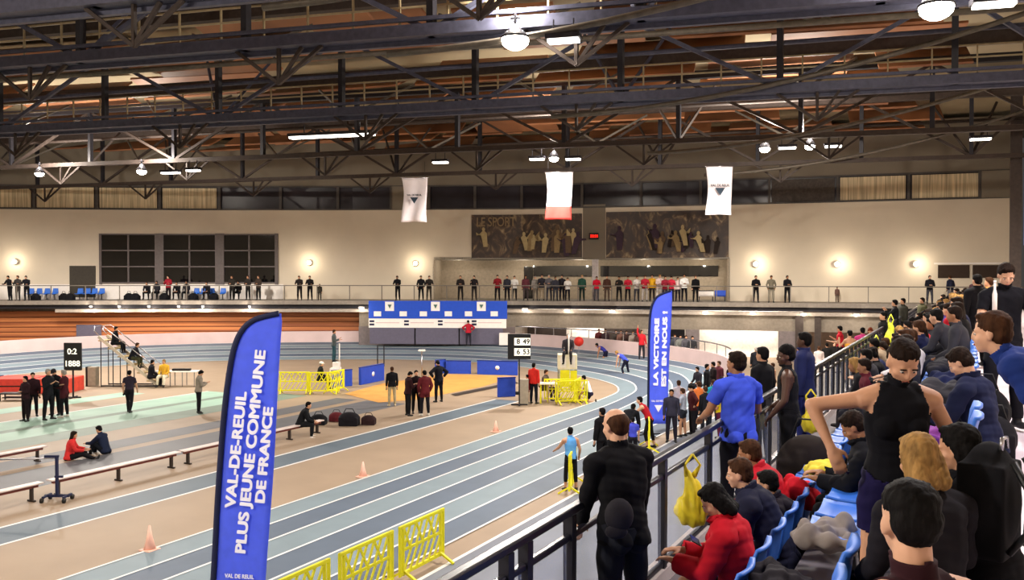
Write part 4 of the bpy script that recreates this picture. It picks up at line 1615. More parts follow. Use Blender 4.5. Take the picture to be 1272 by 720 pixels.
def body(pose, level, female=False, face=True):
    key = (pose if isinstance(pose, str) else id(pose), level, female)
    if key in _bodies:
        return _bodies[key]
    caps, st, J, p = skeleton(pose, female)
    near = level == 'near'
    mb = MB()
    loft(mb, st)
    if female:
        for s_ in (-1, 1):
            mb.ell(J['chest'] + J['Rc'] @ V((s_ * .075, .085, -.01)), (.06, .05, .06), J['Rc'])
    for c in caps:
        if c[0].startswith('foot'):
            continue
        capsule(mb, *c[1:])
    # glutes
    for s_ in (-1, 1):
        mb.ell(J['pel'] + J['Rp'] @ V((s_ * .07, -.05, -.05)), (.085, .085, .09), J['Rp'])
        mb.ell(J['H' + 'LR'[s_ > 0]] , (.09, .09, .09))
    for nm in 'LR':
        A_, fd, dn = J['A' + nm], J['fd' + nm], J['dn' + nm]
        Rf = Matrix((fd.cross(-dn).normalized(), fd, -dn)).transposed()
        capsule(mb, A_, A_ + dn * .04 + fd * .01, .037, .038)
        mb.ell(A_ + dn * .045 - fd * .02, (.036, .05, .035), Rf)
        mb.ell(A_ + dn * .052 + fd * .075, (.042, .10, .028), Rf)
        # hand
        Wr, hd, sd = J['W' + nm], J['hd' + nm], J['sd' + nm]
        up = sd.cross(hd).normalized()
        if near:
            Rm = Matrix((sd, hd, up)).transposed()
            mb.ell(Wr + hd * .05, (.040, .055, .018), Rm)
            capsule(mb, Wr - hd * .01, Wr + hd * .03, .027, .026)
            curl = math.radians(p.get('curl', 35))
            for k, (off_, L) in enumerate(((-.030, .07), (-.010, .080), (.010, .076), (.029, .062))):
                a0 = Wr + hd * .088 + sd * off_
                d1 = (hd * math.cos(curl * .5) - up * math.sin(curl * .5))
                d2 = (hd * math.cos(curl * 1.5) - up * math.sin(curl * 1.5))
                m_ = a0 + d1 * L * .55
                capsule(mb, a0 - hd * .015, m_, .0095, .009, 8)
                capsule(mb, m_, m_ + d2 * L * .5, .009, .0075, 8)
            sg = -1 if nm == 'R' else 1
            a0 = Wr + hd * .03 + sd * .028 * sg
            d1 = (hd * .6 + sd * sg * .7 - up * .3).normalized()
            capsule(mb, a0, a0 + d1 * .04, .013, .011, 8)
            capsule(mb, a0 + d1 * .04, a0 + d1 * .04 + (hd * .9 + sd * sg * .1 - up * .3).normalized() * .03, .011, .009, 8)
        else:
            Rm = Matrix((sd, hd, up)).transposed()
            mb.ell(Wr + hd * .06, (.042, .075, .026), Rm)
            mb.ell(Wr + hd * .13, (.036, .05, .022), Rm)
    hc, Rh = J['hc'], J['Rh']
    h = lambda x, y, z: hc + Rh @ V((x, y, z))
    mb.ell(h(0, -.012, .03), (.074, .093, .085), Rh, 16, 12)
    mb.ell(h(0, .024, -.028), (.060, .066, .082), Rh, 16, 12)
    mb.ell(h(0, .055, -.085), (.030, .028, .026), Rh)
    if level != 'far':
        mb.ell(h(0, .090, -.022), (.0125, .020, .022), Rh)
        for s_ in (-1, 1):
            mb.ell(h(s_ * .073, -.008, -.012), (.010, .020, .030), Rh)
    if near:
        mb.ell(h(0, .088, -.004), (.010, .014, .026), Rh)
        mb.ell(h(0, .076, -.058), (.022, .014, .008), Rh)
        mb.ell(h(0, .076, -.068), (.019, .014, .007), Rh)
        for s_ in (-1, 1):
            mb.ell(h(s_ * .030, .070, .018), (.024, .014, .009), Rh)
            mb.ell(h(s_ * .042, .050, -.030), (.022, .024, .022), Rh)
    me = remesh(mb, VOX[level], 2 if near else 1, 'person_body')
    nv = len(me.vertices)
    co = np.empty(nv * 3, dtype=np.float32)
    me.vertices.foreach_get('co', co)
    co = co.reshape(-1, 3)
    no = np.empty(nv * 3, dtype=np.float32)
    me.vertices.foreach_get('normal', no)
    no = no.reshape(-1, 3)
    nf = len(me.polygons)
    lt = np.empty(nf, dtype=np.int32)
    me.polygons.foreach_get('loop_total', lt)
    li = np.empty(len(me.loops), dtype=np.int32)
    me.loops.foreach_get('vertex_index', li)
    if (lt == 4).all():
        quads = li.reshape(-1, 4)
    else:
        ls = np.cumsum(np.r_[0, lt[:-1]])
        quads = np.stack([li[ls], li[ls + 1], li[ls + 2], li[ls + np.minimum(3, lt - 1)]], 1)
    fc = co[quads].mean(1)
    # nearest bone
    regs, best, tt = [], np.full(nf, 9e9), np.zeros(nf)
    idx = np.zeros(nf, dtype=int)
    bones = [(c[0], c[1], c[2], c[3], c[4], None) for c in caps if c[0] != 'torso' or True]
    acc = 0
    sp = J['spine']
    for a, b in zip(sp[:-1], sp[1:]):
        bones.append(('torso', a, b, .125, .125 if b is not sp[-1] else .08, acc))
        acc += (b - a).length
    bones.append(('head', h(0, -.01, .03), h(0, .02, -.03), .085, .065, None))
    names = []
    for i, (nm, a, b, ra, rb, ac) in enumerate(bones):
        a_, b_ = np.array(a), np.array(b)
        d = b_ - a_
        L2 = float(d @ d) + 1e-9
        t = np.clip(((fc - a_) @ d) / L2, 0, 1)
        dist = np.linalg.norm(fc - (a_ + t[:, None] * d), axis=1) - (ra + (rb - ra) * t)
        if nm.startswith('farm'):
            L = .245
            t = t * ((b - a).length / L) + (0 if (a - J['E' + nm[4]]).length < .01 else .09 / L)
        if nm.startswith('shin'):
            L = .41
            t = t * ((b - a).length / L) + (0 if (a - J['K' + nm[4]]).length < .01 else .13 / L)
        if nm == 'torso' and ac is not None:
            t = ac + t * math.sqrt(L2)
        elif nm == 'torso':
            t = np.full(nf, .50)
        better = dist < best
        best = np.where(better, dist, best)
        idx = np.where(better, i, idx)
        tt = np.where(better, t, tt)
        names.append(nm)
    names = np.array(names)[idx]
    minz = co[:, 2].min()
    if 'sit' in p:
        dz = p['sit'] + .115
    else:
        dz = -minz + .0
    data = dict(me=me, co=co, no=no, q=quads, reg=names, t=tt, J=J, dz=dz, fc=fc, g={}, hairs={}, near=near, key=key, p=p)
    # shift everything so that the floor is z = 0
    co2 = co.copy()
    co2[:, 2] += dz
    me.vertices.foreach_set('co', co2.ravel())
    me.update()
    me.materials.append(None)
    _bodies[key] = data
    return data


def garment_mask(d, kind):
    r, t = d['reg'], d['t']
    ua = np.char.startswith(r, 'uarm')
    fa = np.char.startswith(r, 'farm')
    th = np.char.startswith(r, 'thigh')
    sn = np.char.startswith(r, 'shin')
    ft = np.char.startswith(r, 'foot')
    to = r == 'torso'
    J = d['J']
    loc = (d['fc'] - np.array(J['sh'])) @ np.array(J['Rc'])     # coordinates in the chest frame
    lx = np.abs(loc[:, 0])
    lz = (d['fc'] - np.array(J['pel'])) @ np.array(J['Rp'] @ V((0, 0, 1)))
    low = (to | (th & (t < .16))) & (lz > -.075)
    if kind == 'tee':
        return (low & ~(to & (t >= .61))) | (ua & (t < .62)) | ((r == 'neck') & (t < .12))
    if kind == 'long' or kind == 'hood':
        return (low & ~(to & (t >= .64))) | ua | (fa & (t < .93)) | ((r == 'neck') & (t < .22))
    if kind == 'coat':
        return (to & (t < .64)) | ua | (fa & (t < .93)) | (th & (t < .45)) | ((r == 'neck') & (t < .4))
    if kind == 'tank':
        return (to & (t > .05) & (t < .61) & ((lx < .135 - .35 * np.maximum(0, loc[:, 2] + .05)) | (loc[:, 2] < -.09))) | ((r == 'neck') & (t < .25))
    if kind == 'crop':
        return (to & (t > .24) & (t < .47))
    if kind == 'pants':
        return (to & (t < .13)) | th | (sn & (t < .95))
    if kind == 'shorts':
        return (to & (t < .13)) | (th & (t < .55))
    if kind == 'kneeshorts':
        return (to & (t < .13)) | (th & (t < .9))
    if kind == 'tights':
        return (to & (t < .12)) | th | (sn & (t < .6))
    if kind.startswith('shoe'):
        return (r == 'foot' + kind[-1]) | ((r == 'shin' + kind[-1]) & (t > .96))
    if kind == 'sock':
        return sn & (t > .55)
    raise KeyError(kind)


OFFS = {'tee': .012, 'long': .016, 'hood': .026, 'coat': .026, 'tank': .009, 'crop': .007, 'pants': .014, 'shorts': .016, 'kneeshorts': .02, 'tights': .005, 'shoeL': .010, 'shoeR': .010, 'sock': .005}


def garment(d, kind, grow=0.0):
    k_ = (kind, grow)
    if k_ in d['g']:
        return d['g'][k_]
    m = garment_mask(d, kind)
    q = d['q'][m]
    if len(q) < 4:
        return None
    used, inv = np.unique(q, return_inverse=True)
    q = inv.reshape(-1, 4)
    base = d['co'][used].copy()
    base[:, 2] += d['dz']
    nrm = d['no'][used]
    off = OFFS[kind] + grow
    disp = 0
    if d['near'] and kind[:4] != 'shoe':
        rs = np.random.RandomState(len(kind) * 7 + 3)
        disp = np.zeros(len(base))
        for s_ in range(9):
            k = rs.normal(size=3) * (22 if s_ < 5 else 48)
            w_ = .0032 if s_ < 5 else .0016
            disp += w_ * np.sin(base @ k + rs.uniform(0, 6))
        disp = disp * min(1.0, off / .018)
    vout = base + nrm * np.maximum(off + disp, .005).reshape(-1, 1) if not np.isscalar(disp) else base + nrm * off
    E = np.concatenate([q[:, [0, 1]], q[:, [1, 2]], q[:, [2, 3]], q[:, [3, 0]]])
    E = E[E[:, 0] != E[:, 1]]
    S = np.sort(E, 1)
    key = S[:, 0].astype(np.int64) * len(used) + S[:, 1]
    u, ix, cnt = np.unique(key, return_index=True, return_counts=True)
    be = E[ix[cnt == 1]]
    bv = np.unique(be)
    mp = np.full(len(used), -1)
    mp[bv] = len(used) + np.arange(len(bv))
    vin = base[bv] - nrm[bv] * .004
    rim = np.stack([be[:, 1], be[:, 0], mp[be[:, 0]], mp[be[:, 1]]], 1)
    verts = np.concatenate([vout, vin])
    faces = [tuple(dict.fromkeys(f)) for f in np.concatenate([q, rim]).tolist()]
    faces = [f for f in faces if len(f) > 2]
    me = bpy.data.meshes.new(kind)
    me.from_pydata(verts.tolist(), [], faces)
    me.polygons.foreach_set('use_smooth', [True] * len(me.polygons))
    me.materials.append(None)
    me.update()
    d['g'][k_] = me
    return me


def hair_mesh(d, style):
    if style in d['hairs']:
        return d['hairs'][style]
    J = d['J']
    hc, Rh = J['hc'], J['Rh']
    h = lambda x, y, z: hc + Rh @ V((x, y, z))
    mb = MB()
    lv = d['key'][1]
    if style in ('crew', 'crewbun'):
        if style == 'crewbun':
            mb.ell(h(0, -.105, .05), (.04, .04, .04), Rh)
        mb.ell(h(0, -.018, .058), (.0775, .090, .067), Rh, 16, 12)
        mb.ell(h(0, -.052, .012), (.072, .056, .072), Rh, 16, 12)
    elif style == 'ring':
        mb.ell(h(0, -.030, .022), (.0795, .088, .075), Rh, 16, 12)
        mb.ell(h(0, -.055, -.015), (.066, .052, .055), Rh, 16, 12)
    elif style == 'afro':
        mb.ell(h(0, -.03, .062), (.092, .10, .088), Rh, 16, 12)
        mb.ell(h(0, -.055, .0), (.085, .075, .07), Rh, 16, 12)
    else:
        mb.ell(h(0, -.024, .047), (.085, .096, .086), Rh, 16, 12)
        mb.ell(h(0, -.050, .000), (.077, .066, .078), Rh, 16, 12)
        mb.ell(h(0, .040, .098), (.055, .035, .022), Rh, 12, 8)
    if style in ('long', 'bob'):
        L = .24 if style == 'long' else .11
        for s_ in (-1, 0, 1):
            capsule(mb, h(s_ * .045, -.055, 0), h(s_ * .055, -.085, -L), .048, .034 if style == 'long' else .042)
        for s_ in (-1, 1):
            capsule(mb, h(s_ * .07, -.015, .02), h(s_ * .078, -.035, -L * .8), .028, .022)
    if style in ('pony', 'bun'):
        if style == 'pony':
            capsule(mb, h(0, -.10, .05), h(0, -.15, -.12), .034, .018)
        else:
            mb.ell(h(0, -.10, .09), (.042, .04, .04), Rh)
    me = remesh(mb, {'far': .02, 'mid': .014, 'near': .008}[lv], 1, 'hair')
    n = len(me.vertices)
    co = np.empty(n * 3, dtype=np.float32)
    me.vertices.foreach_get('co', co)
    co = co.reshape(-1, 3)
    if d['near'] and style != 'ring':
        no = np.empty(n * 3, dtype=np.float32)
        me.vertices.foreach_get('normal', no)
        no = no.reshape(-1, 3)
        rs = np.random.RandomState(5)
        disp = np.zeros(n)
        for s_ in range(8):
            k = rs.normal(size=3) * np.array([230, 230, 90])
            disp += .0007 * np.sin(co @ k + rs.uniform(0, 6))
        co = co + no * disp[:, None]
    co[:, 2] += d['dz']
    me.vertices.foreach_set('co', co.ravel().astype(np.float32))
    me.update()
    me.materials.append(None)
    d['hairs'][style] = me
    return me


def setm(o, m):
    o.material_slots[0].link = 'OBJECT'
    o.material_slots[0].material = m


def child(me, name, parent, m):
    o = bpy.data.objects.new(name, me)
    COL.objects.link(o)
    o.parent = parent
    setm(o, m)
    return o


SKINS = {'w': '#b98a6c', 'p': '#c79a7e', 't': '#96684a', 'b': '#4a2f22', 'd': '#33211a'}
HAIRC = {'k': '#0c0a0a', 'd': '#1c120d', 'b': '#3a2416', 'l': '#8a6a3e', 'g': '#8a8680', 'r': '#6a2c14'}


def person(x, y, z, face, pose='stand', top=('long', '#16161c'), bot=('pants', '#121218'), hair=('short', 'd'), skin='w', height=1.75, label='', shoes='#1a1a1c',
           level='far', female=False, group=None, cap=None, rz=None, extra=None, grow=0.0):
    """face: 0 looks away along the view axis, 90 to the left, 180 at the viewer, -90 to the right"""
    d = body(pose, level, female)
    o = bpy.data.objects.new('person', d['me'])
    COL.objects.link(o)
    setm(o, skinm(SKINS[skin]))
    o.location = (x, y, z)
    o.rotation_euler = (0, 0, TH + math.radians(face) if rz is None else rz)
    s_ = height / 1.75
    o.scale = (s_, s_, s_)
    tag(o, label, 'person', group)
    nm = {'tee': 't_shirt', 'long': 'sweater', 'hood': 'hooded_sweater', 'coat': 'coat', 'tank': 'sleeveless_top', 'crop': 'cropped_top', 'pants': 'trousers', 'shorts': 'shorts', 'kneeshorts': 'shorts',
          'tights': 'tights'}
    for g in (top, bot):
        if g:
            me = garment(d, g[0], grow if g is top else 0.0)
            if me:
                child(me, nm[g[0]], o, fab(g[1]))
    if shoes:
        for k in 'LR':
            me = garment(d, 'shoe' + k)
            if me:
                child(me, 'shoe', o, mat('shoe', shoes, rough=.6))
    if hair:
        child(hair_mesh(d, hair[0]), 'hair', o, hairm(HAIRC[hair[1]]))
    J = d['J']
    if cap:
        k_ = 'cap'
        if k_ not in d['g']:
            mb = MB()
            h = lambda a, b, c: J['hc'] + J['Rh'] @ V((a, b, c)) + V((0, 0, d['dz']))
            mb.ell(h(0, -.018, .055), (.092, .106, .082), J['Rh'], 16, 12)
            mb.ell(h(0, .10, .05), (.065, .055, .010), J['Rh'], 12, 6)
            c_ = mb.build('cap', M_BLACK)
            d['g'][k_] = c_.data
            bpy.data.objects.remove(c_)
            d['g'][k_].materials.clear()
            d['g'][k_].materials.append(None)
        child(d['g'][k_], 'cap', o, mat('cap cloth', cap, rough=.8))
    if level == 'near' and extra != 'noface':
        hc, Rh, dz = J['hc'], J['Rh'], d['dz']
        h = lambda a, b, c: hc + Rh @ V((a, b, c)) + V((0, 0, dz))
        for s_2 in (-1, 1):
            mb = MB()
            mb.ell(h(s_2 * .030, .0735, -.002), (.0125, .009, .0085), Rh, 12, 8)
            e = mb.build('eye', mat('eye white', '#b8aca4', rough=.3, noise=0), o)
            MB().ell(h(s_2 * .030, .0815, -.002), (.0055, .0025, .0055), Rh, 10, 6).build('iris', M_BLACK, e)
            MB().ell(h(s_2 * .031, .082, .017), (.020, .006, .0038), Rh, 10, 6).build('eyebrow', hairm(HAIRC[hair[1]] if hair else '#3a2416'), o)
        MB().ell(h(0, .0885, -.063), (.021, .005, .0065), Rh, 12, 8).build('lips', mat('lips', {'w': '#9a5a4c', 'p': '#a8665a', 't': '#7c4638', 'b': '#4a2820', 'd': '#3a201a'}[skin], noise=0), o)
    return o


def hand_of(o, pose, level, nm, female=False, along=.09):
    """world position in the palm of a placed person's hand"""
    d = body(pose, level, female)
    J = d['J']
    p = J['W' + nm] + J['hd' + nm] * along + V((0, 0, d['dz']))
    return Matrix.Translation(o.location) @ o.rotation_euler.to_matrix().to_4x4() @ Matrix.Scale(o.scale.x, 4) @ p


def gp(px, py, z=0.0, **kw):
    p = G(px, py, z)
    return person(p.x, p.y, z, **kw)


NV, BK, MAR, GRY, BEI, RED, WHT = '#1a1f38', '#101014', '#3c1218', '#6c6a68', '#9c8868', '#b01c26', '#d8d4d0'
DK = '#17151b'

# --- infield
gp(32, 523, face=150, pose='crossed', top=('long', '#241218'), bot=('pants', '#181014'), hair=('short', 'k'), height=1.72, label='person in dark maroon tracksuit, leftmost standing in the infield group of five')
gp(41, 517, face=-150, pose='stand', top=('long', '#2a161c'), bot=('pants', '#18141a'), hair=('short', 'k'), height=1.72, label='person in dark clothes second from the left in the infield group of five')
gp(60, 521, face=-100, pose='talk', top=('coat', '#15171c'), bot=('pants', BK), hair=('short', 'g'), height=1.95, label='tall grey haired person in black coat in the infield group of five')
gp(69, 515, face=170, pose='phone', top=('long', '#121418'), bot=('pants', '#0e1014'), hair=('short', 'k'), height=1.85, label='person all in black holding papers, fourth in the infield group of five', cap='#1a1a20')
gp(80, 518, face=95, pose='talk', top=('coat', '#3a161c'), bot=('pants', BK), hair=('short', 'g'), height=1.85, shoes='#b8b0a8', label='person in long maroon coat at the right of the infield group of five')
gp(161, 512, face=5, pose='walk', top=('tee', '#2a2430'), bot=('pants', '#141218'), hair=('short', 'k'), height=1.72, label='person in dark short sleeved shirt walking alone below the judges stairs')
gp(247, 513, face=-60, pose='phone', top=('hood', '#8a8276'), bot=('pants', '#15151a'), hair=('short', 'k'), height=1.74, label='person in grey beige hooded sweater standing left of the big feather flag')
gp(284, 519, face=-90, pose='stand', top=('long', '#101218'), bot=('pants', '#121216'), hair=('short', 'k'), height=1.78, label='person in black half hidden behind the big feather flag')
gp(86, 571, face=-70, pose='ground', top=('hood', '#c03030'), bot=('pants', '#101014'), hair=('long', 'd'), height=1.65, female=True, level='mid', label='person in bright red top with long dark hair sitting on the floor')
gp(131, 563, face=80, pose='kneesup', top=('long', '#1a2238'), bot=('pants', '#10141c'), hair=('short', 'k'), height=1.7, level='mid', label='person in navy tracksuit sitting on the floor facing the one in red')
p = G(133, 563)
tag(MB().tube([(0, 0, 0), (0, 0, .18), (0, 0, .21), (0, 0, .26)], [.035, .035, .015, .014], 8).build('water_bottle', M_BLACK), 'small dark bottle on the floor between the two seated people', 'bottle').location = G(113, 564)
p = XY(366, 30.6)
person(BX - .02, 22.9, 0, face=-80, pose=dict(POSES['sitlean'], sit=.36), top=('hood', '#0e1014'), bot=('pants', '#101216'), hair=('short', 'k'), height=1.72, level='mid', shoes='#c8c4c0', label='person all in black sitting at the right end of the long benches')
# judges on the stair stand
def on_stand(dx, z, **kw):
    q = STAND.location + V((dx * CT, dx * ST, 0))
    return person(q.x, q.y, z, **kw)


on_stand(-.72, 1.62, face=-85, pose='sit', top=('long', '#14161c'), bot=('pants', '#15161a'), hair=('short', 'k'), level='far', label='judge in black on the highest seat of the stair stand')
on_stand(.15, .86, face=-85, pose='sitlean', top=('long', '#1a1c24'), bot=('pants', '#3c3e2c'), hair=('short', 'b'), level='far', label='judge in dark top with olive trousers on a lower seat of the stair stand')
gp(187, 481, face=-50, pose='sit', top=('long', '#17181e'), bot=('pants', BK), hair=('short', 'k'), label='official in black seated at the left end of the white table')
gp(205, 480, face=175, pose='sit', top=('long', '#d8a838'), bot=('pants', '#d8d4c0'), hair=('short', 'l'), label='official in yellow top seated at the long white table')
# starter on the podium and others
q = PODIUM
person(q.x - .15, q.y + .05, .9, face=-80, pose='talk', top=('long', '#4a5254'), bot=('pants', '#28444c'), hair=('short', 'b'), label='starter in grey and teal standing on the white podium', height=1.72)
gp(397, 484, face=-60, pose='sit', top=('long', '#14181a'), bot=('pants', '#1e2620'), hair=('short', 'g'), cap='#e8e4dc', label='person in black with white cap seated behind the infield barriers')
# middle group
gp(487, 504, face=20, pose='stand', top=('long', '#101014'), bot=('pants', '#a89a78'), hair=('short', 'b'), height=1.66, level='mid', label='person in black jacket with white print and beige trousers, seen from behind', shoes='#b8a888')
tx = G(487, 504)
q = empty('back_print', (0, 0, 0))
bpy.data.objects.remove(q)
gp(507, 516, face=-60, pose='phone', top=('long', '#2a1216'), bot=('pants', '#131216'), hair=('short', 'k'), height=1.75, level='mid', label='person in dark maroon at the left of the huddled maroon group')
gp(517, 513, face=-160, pose='stand', top=('long', '#1c1014'), bot=('pants', '#101014'), hair=('short', 'k'), height=1.72, level='mid', label='person in very dark top in the middle of the huddled maroon group')
gp(528, 516, face=30, pose='pockets', top=('coat', '#541a20'), bot=('pants', '#16141a'), hair=('short', 'k'), height=1.78, level='mid', label='person in long wine red coat at the front of the huddled maroon group', shoes='#c0bab0')
gp(545, 499, face=40, pose='hips', top=('coat', '#0f1018'), bot=('pants', '#101016'), hair=('short', 'k'), height=1.82, level='mid', cap='#0e0e14', label='person in black coat and black cap standing right of the maroon group')
# officials right of the scoreboard
gp(663, 501, face=-30, pose='stand', top=('long', '#c02a24'), bot=('pants', '#12141e'), hair=('short', 'k'), height=1.75, level='mid', label='official in bright red jacket and dark trousers beside the pit scoreboard')
gp(676, 497, face=-120, pose='sit', top=('long', '#5a5048'), bot=('pants', '#2a2422'), hair=('short', 'b'), height=1.75, level='far', label='official in brown grey seated behind the small cream table')
gp(655, 501, face=60, pose='stand', top=('long', '#7a1c20'), bot=('shorts', '#7a1c20'), hair=('short', 'k'), height=1.25, level='far', label='small child in dark red behind the red jacketed official')
q = TOWER
person(q.x - .1, q.y + .3, 1.56, face=170, pose='sit', top=('long', '#38343a'), bot=('pants', '#2c2a2e'), hair=('short', 'g'), label='judge in grey seated on top of the white judge tower')
gp(732, 499, face=60, pose='kneel', top=('tee', '#e4e0ec'), bot=('shorts', '#1e1c34'), hair=('short', 'k'), level='mid', label='athlete in white shirt and navy shorts crouching on the inner lane')
# runners at the start
gp(752, 456, face=80, pose='bend', top=('tank', '#2c2c7a'), bot=('shorts', '#14142a'), hair=('short', 'k'), skin='t', label='runner in dark blue singlet bending down on the outer lanes')
gp(777, 469, face=60, pose='bend', top=('tank', '#3c4ab0'), bot=('tights', '#141628'), hair=('short', 'l'), label='runner in blue singlet bending down nearest the farther feather flag')
gp(797, 447, .62, face=-160, pose='gun', top=('long', '#b02028'), bot=('pants', '#26262c'), hair=('short', 'b'), label='starter in red jacket raising the starting pistol on the outer edge')
gp(582, 429, .72, face=20, pose='hips', top=('long', '#a82030'), bot=('pants', '#2c2a34'), hair=('short', 'k'), label='person in red jacket before the grey boards under the blue banner')
# athletes near the rail, on the near edge of the track
gp(709, 609, face=15, pose=dict(POSES['talk'], lean=6, armL=((-.4, .5, -.8), (-.1, .8, -.4)), armR=((.3, -.1, -1), (.1, .5, -.8))), top=('tank', '#5a9ad8'), bot=('tights', '#121218'), hair=('short', 'k'), height=1.62, level='mid', skin='w', label='boy in light blue singlet and black shorts leaning on a yellow barrier')
gp(806, 556, face=70, pose='leanbar', top=('tank', '#a01828'), bot=('tights', '#141216'), hair=('short', 'k'), height=1.72, level='mid', label='athlete in dark red singlet leaning forward over a yellow barrier', skin='p')
gp(779, 560, face=-30, pose='bend', top=('hood', '#101218'), bot=('pants', '#141418'), hair=('short', 'k'), height=1.72, level='mid', label='person in black leaning at the track edge beside the bald man')
gp(786, 572, face=0, pose='stand', top=('tee', '#3c44b0'), bot=('pants', '#14141c'), hair=('short', 'k'), height=1.3, level='mid', label='child in blue shirt beside the shoulder of the bald man')
gp(748, 586, face=40, pose='stand', top=('hood', '#0c0c10'), bot=('pants', '#0e0e12'), hair=('short', 'k'), height=1.8, level='mid', label='person in black just left behind the bald man')
crowd = [
    (834, 549, 170, 'stand', ('long', '#2c2c3c'), ('pants', '#1c1a26'), 'k', 1.75, 'dark purple clad person standing right of the farther feather flag'),
    (848, 542, 60, 'talk', ('tee', '#9aa2b4'), ('shorts', '#20242e'), 'b', 1.66, 'person in pale grey shirt with bare legs behind the dark purple clad one'),
    (860, 540, 100, 'hips', ('long', '#40181c'), ('pants', '#16141a'), 'k', 1.75, 'person in dark brown red with hands on hips by the railing'),
    (868, 533, 20, 'stand', ('long', '#e07a3c'), ('pants', '#2a2a34'), 'b', 1.72, 'person in orange shirt in the crowd left of the blue shirted man'),
    (876, 540, 30, 'stand', ('long', '#1c1e24'), ('pants', '#20242c'), 'b', 1.68, 'person in black beside the orange shirt in the trackside crowd'),
    (886, 530, 10, 'stand', ('long', '#2a9ab4'), ('pants', '#1c2430'), 'b', 1.72, 'person in turquoise shirt left of the blue shirted man'),
    (893, 545, 80, 'phone', ('tee', '#d8c020'), ('pants', '#4a1a30'), 'd', 1.6, 'person in yellow bib close to the left of the blue shirted man'),
    (896, 522, -60, 'stand', ('long', '#c83058'), ('pants', '#1c1a22'), 'd', 1.66, 'person in pink red top behind the blue shirted man'),
    (843, 530, 0, 'stand', ('long', '#c8c0c8'), ('pants', '#3a3a44'), 'b', 1.7, 'person in white grey top behind the pale grey shirt'),
    (878, 505, -120, 'stand', ('long', '#17181c'), ('pants', '#16161a'), 'k', 1.8, 'dark clad tall person at the left of the bright doorway'),
    (886, 500, 90, 'talk', ('coat', '#1c1416'), ('pants', '#1a1a20'), 'k', 1.78, 'person in dark brown coat second at the left of the bright doorway'),
    (893, 497, 120, 'stand', ('long', '#5a2a34'), ('pants', '#38343c'), 'b', 1.74, 'person in dusty maroon at the left of the bright doorway'),
    (868, 492, 120, 'sit', ('long', '#2a2830'), ('pants', '#1c1c22'), 'k', 1.74, 'person in charcoal sitting on the bend parapet near the doorway'),
    (906, 500, 60, 'stand', ('long', '#1a161c'), ('pants', '#141418'), 'k', 1.74, 'dark person just behind the head of the blue shirted man'),
    (912, 495, -30, 'stand', ('long', '#26202a'), ('pants', '#141418'), 'k', 1.7, 'dark person between the blue shirted man and the doorway'),
    (939, 474, 0, 'stand', ('coat', '#15161c'), ('pants', '#0e0e12'), 'g', 1.8, 'lone person in black coat before the bright white room'),
    (952, 484, 10, 'walk', ('tee', '#c8202c'), ('shorts', '#1c1418'), 'k', 1.5, 'child in red shirt before the bright white room'),
    (992, 470, 60, 'stand', ('long', '#2c3a7a'), ('pants', '#1a2040'), 'k', 1.72, 'person in blue tracksuit beside the brown post'),
    (1003, 474, 20, 'stand', ('long', '#a89c94'), ('pants', '#2a2624'), 'b', 1.76, 'person in pale grey shirt, left of two before the brown lobby'),
    (1017, 472, 0, 'stand', ('long', '#b8aca8'), ('pants', '#1c1a1c'), 'b', 1.8, 'person in pale grey shirt, right of two before the brown lobby'),
    (1027, 468, 0, 'stand', ('long', '#161616'), ('pants', '#121214'), 'k', 1.85, 'person in black before the brown lobby, next to the pale shirts'),
    (1036, 466, 180, 'stand', ('long', '#1a1818'), ('pants', '#141416'), 'k', 1.85, 'second person in black before the brown lobby'),
    (960, 497, 100, 'talk', ('tank', '#8a6a54'), ('shorts', '#3a2a24'), 'b', 1.66, 'person with bare arms behind the red shirted child'),
]
for (px, py, fa, po, tp_, bt, hc_, ht, lb) in crowd:
    gp(px, py, face=fa, pose=po, top=tp_, bot=bt, hair=('short', hc_), height=ht, level='mid' if py > 520 else 'far', label=lb, skin=random.choice('wwtp'))
# landing outside the railing with a few athletes on it
lx0, ly0 = XY(1030, 34)
MB().box((-3.75, 29.5, 1.9), (2.6, 12, .2)).box((-3.75, 29.5, .9), (2.2, 11.6, 1.8)).build('floor_landing', M_CONC, kind='structure')
for (px, D, fa, po, tp_, bt, ha, ht, lb) in [
    (1056, 28.6, 10, 'up', ('crop', '#e0a040'), ('shorts', '#141218'), ('bun', 'k'), 1.72, 'woman in orange cropped top and black shorts, seen from behind'),
    (1072, 29.4, -10, 'stand', ('long', '#b83a78'), ('pants', '#1c161c'), ('short', 'k'), 1.76, 'person in magenta long sleeved top seen from behind'),
    (1044, 31.5, 60, 'talk', ('tee', '#b82030'), ('pants', '#1a1418'), ('short', 'k'), 1.7, 'person in red shirt left of the orange cropped top'),
    (1082, 30.5, 150, 'phone', ('long', '#5a2c20'), ('pants', '#1a1414'), ('long', 'r'), 1.72, 'person with reddish hair and brown top by the end of the railing'),
    (1098, 26.5, 90, 'stand', ('long', '#141414'), ('pants', '#101012'), ('short', 'k'), 1.95, 'tall person in black right of the magenta top')]:
    x, y = XY(px, D)
    if px > 1090:
        person(x, y, 2.45, face=fa, pose=po, top=tp_, bot=bt, hair=ha, height=ht, level='mid', label=lb)
        MB().box((x, y, 1.2), (.8, 1.2, 2.5)).build('floor_landing_step', M_CONC, kind='structure')
    else:
        person(x, y, 2.0, face=fa, pose=po, top=tp_, bot=bt, hair=ha, height=ht, level='mid', label=lb, female=po == 'up')

# --- far balcony
def fb(px, fa, po, tp_, bt, hc_, lb, back_=.55, hgt=1.75, grp=None, skin=None, hs='short'):
    if 600 < px < 860:
        back_ = random.uniform(.5, 1.5)
        hgt = random.uniform(1.6, 1.86)
    h_, D_ = hit(offset(BALC, back_), px)
    return person(h_.x, h_.y, BZ, fa, po, tp_, bt, (hs, hc_), skin or random.choice('wwwtp'), hgt, lb, level='far', group=grp)


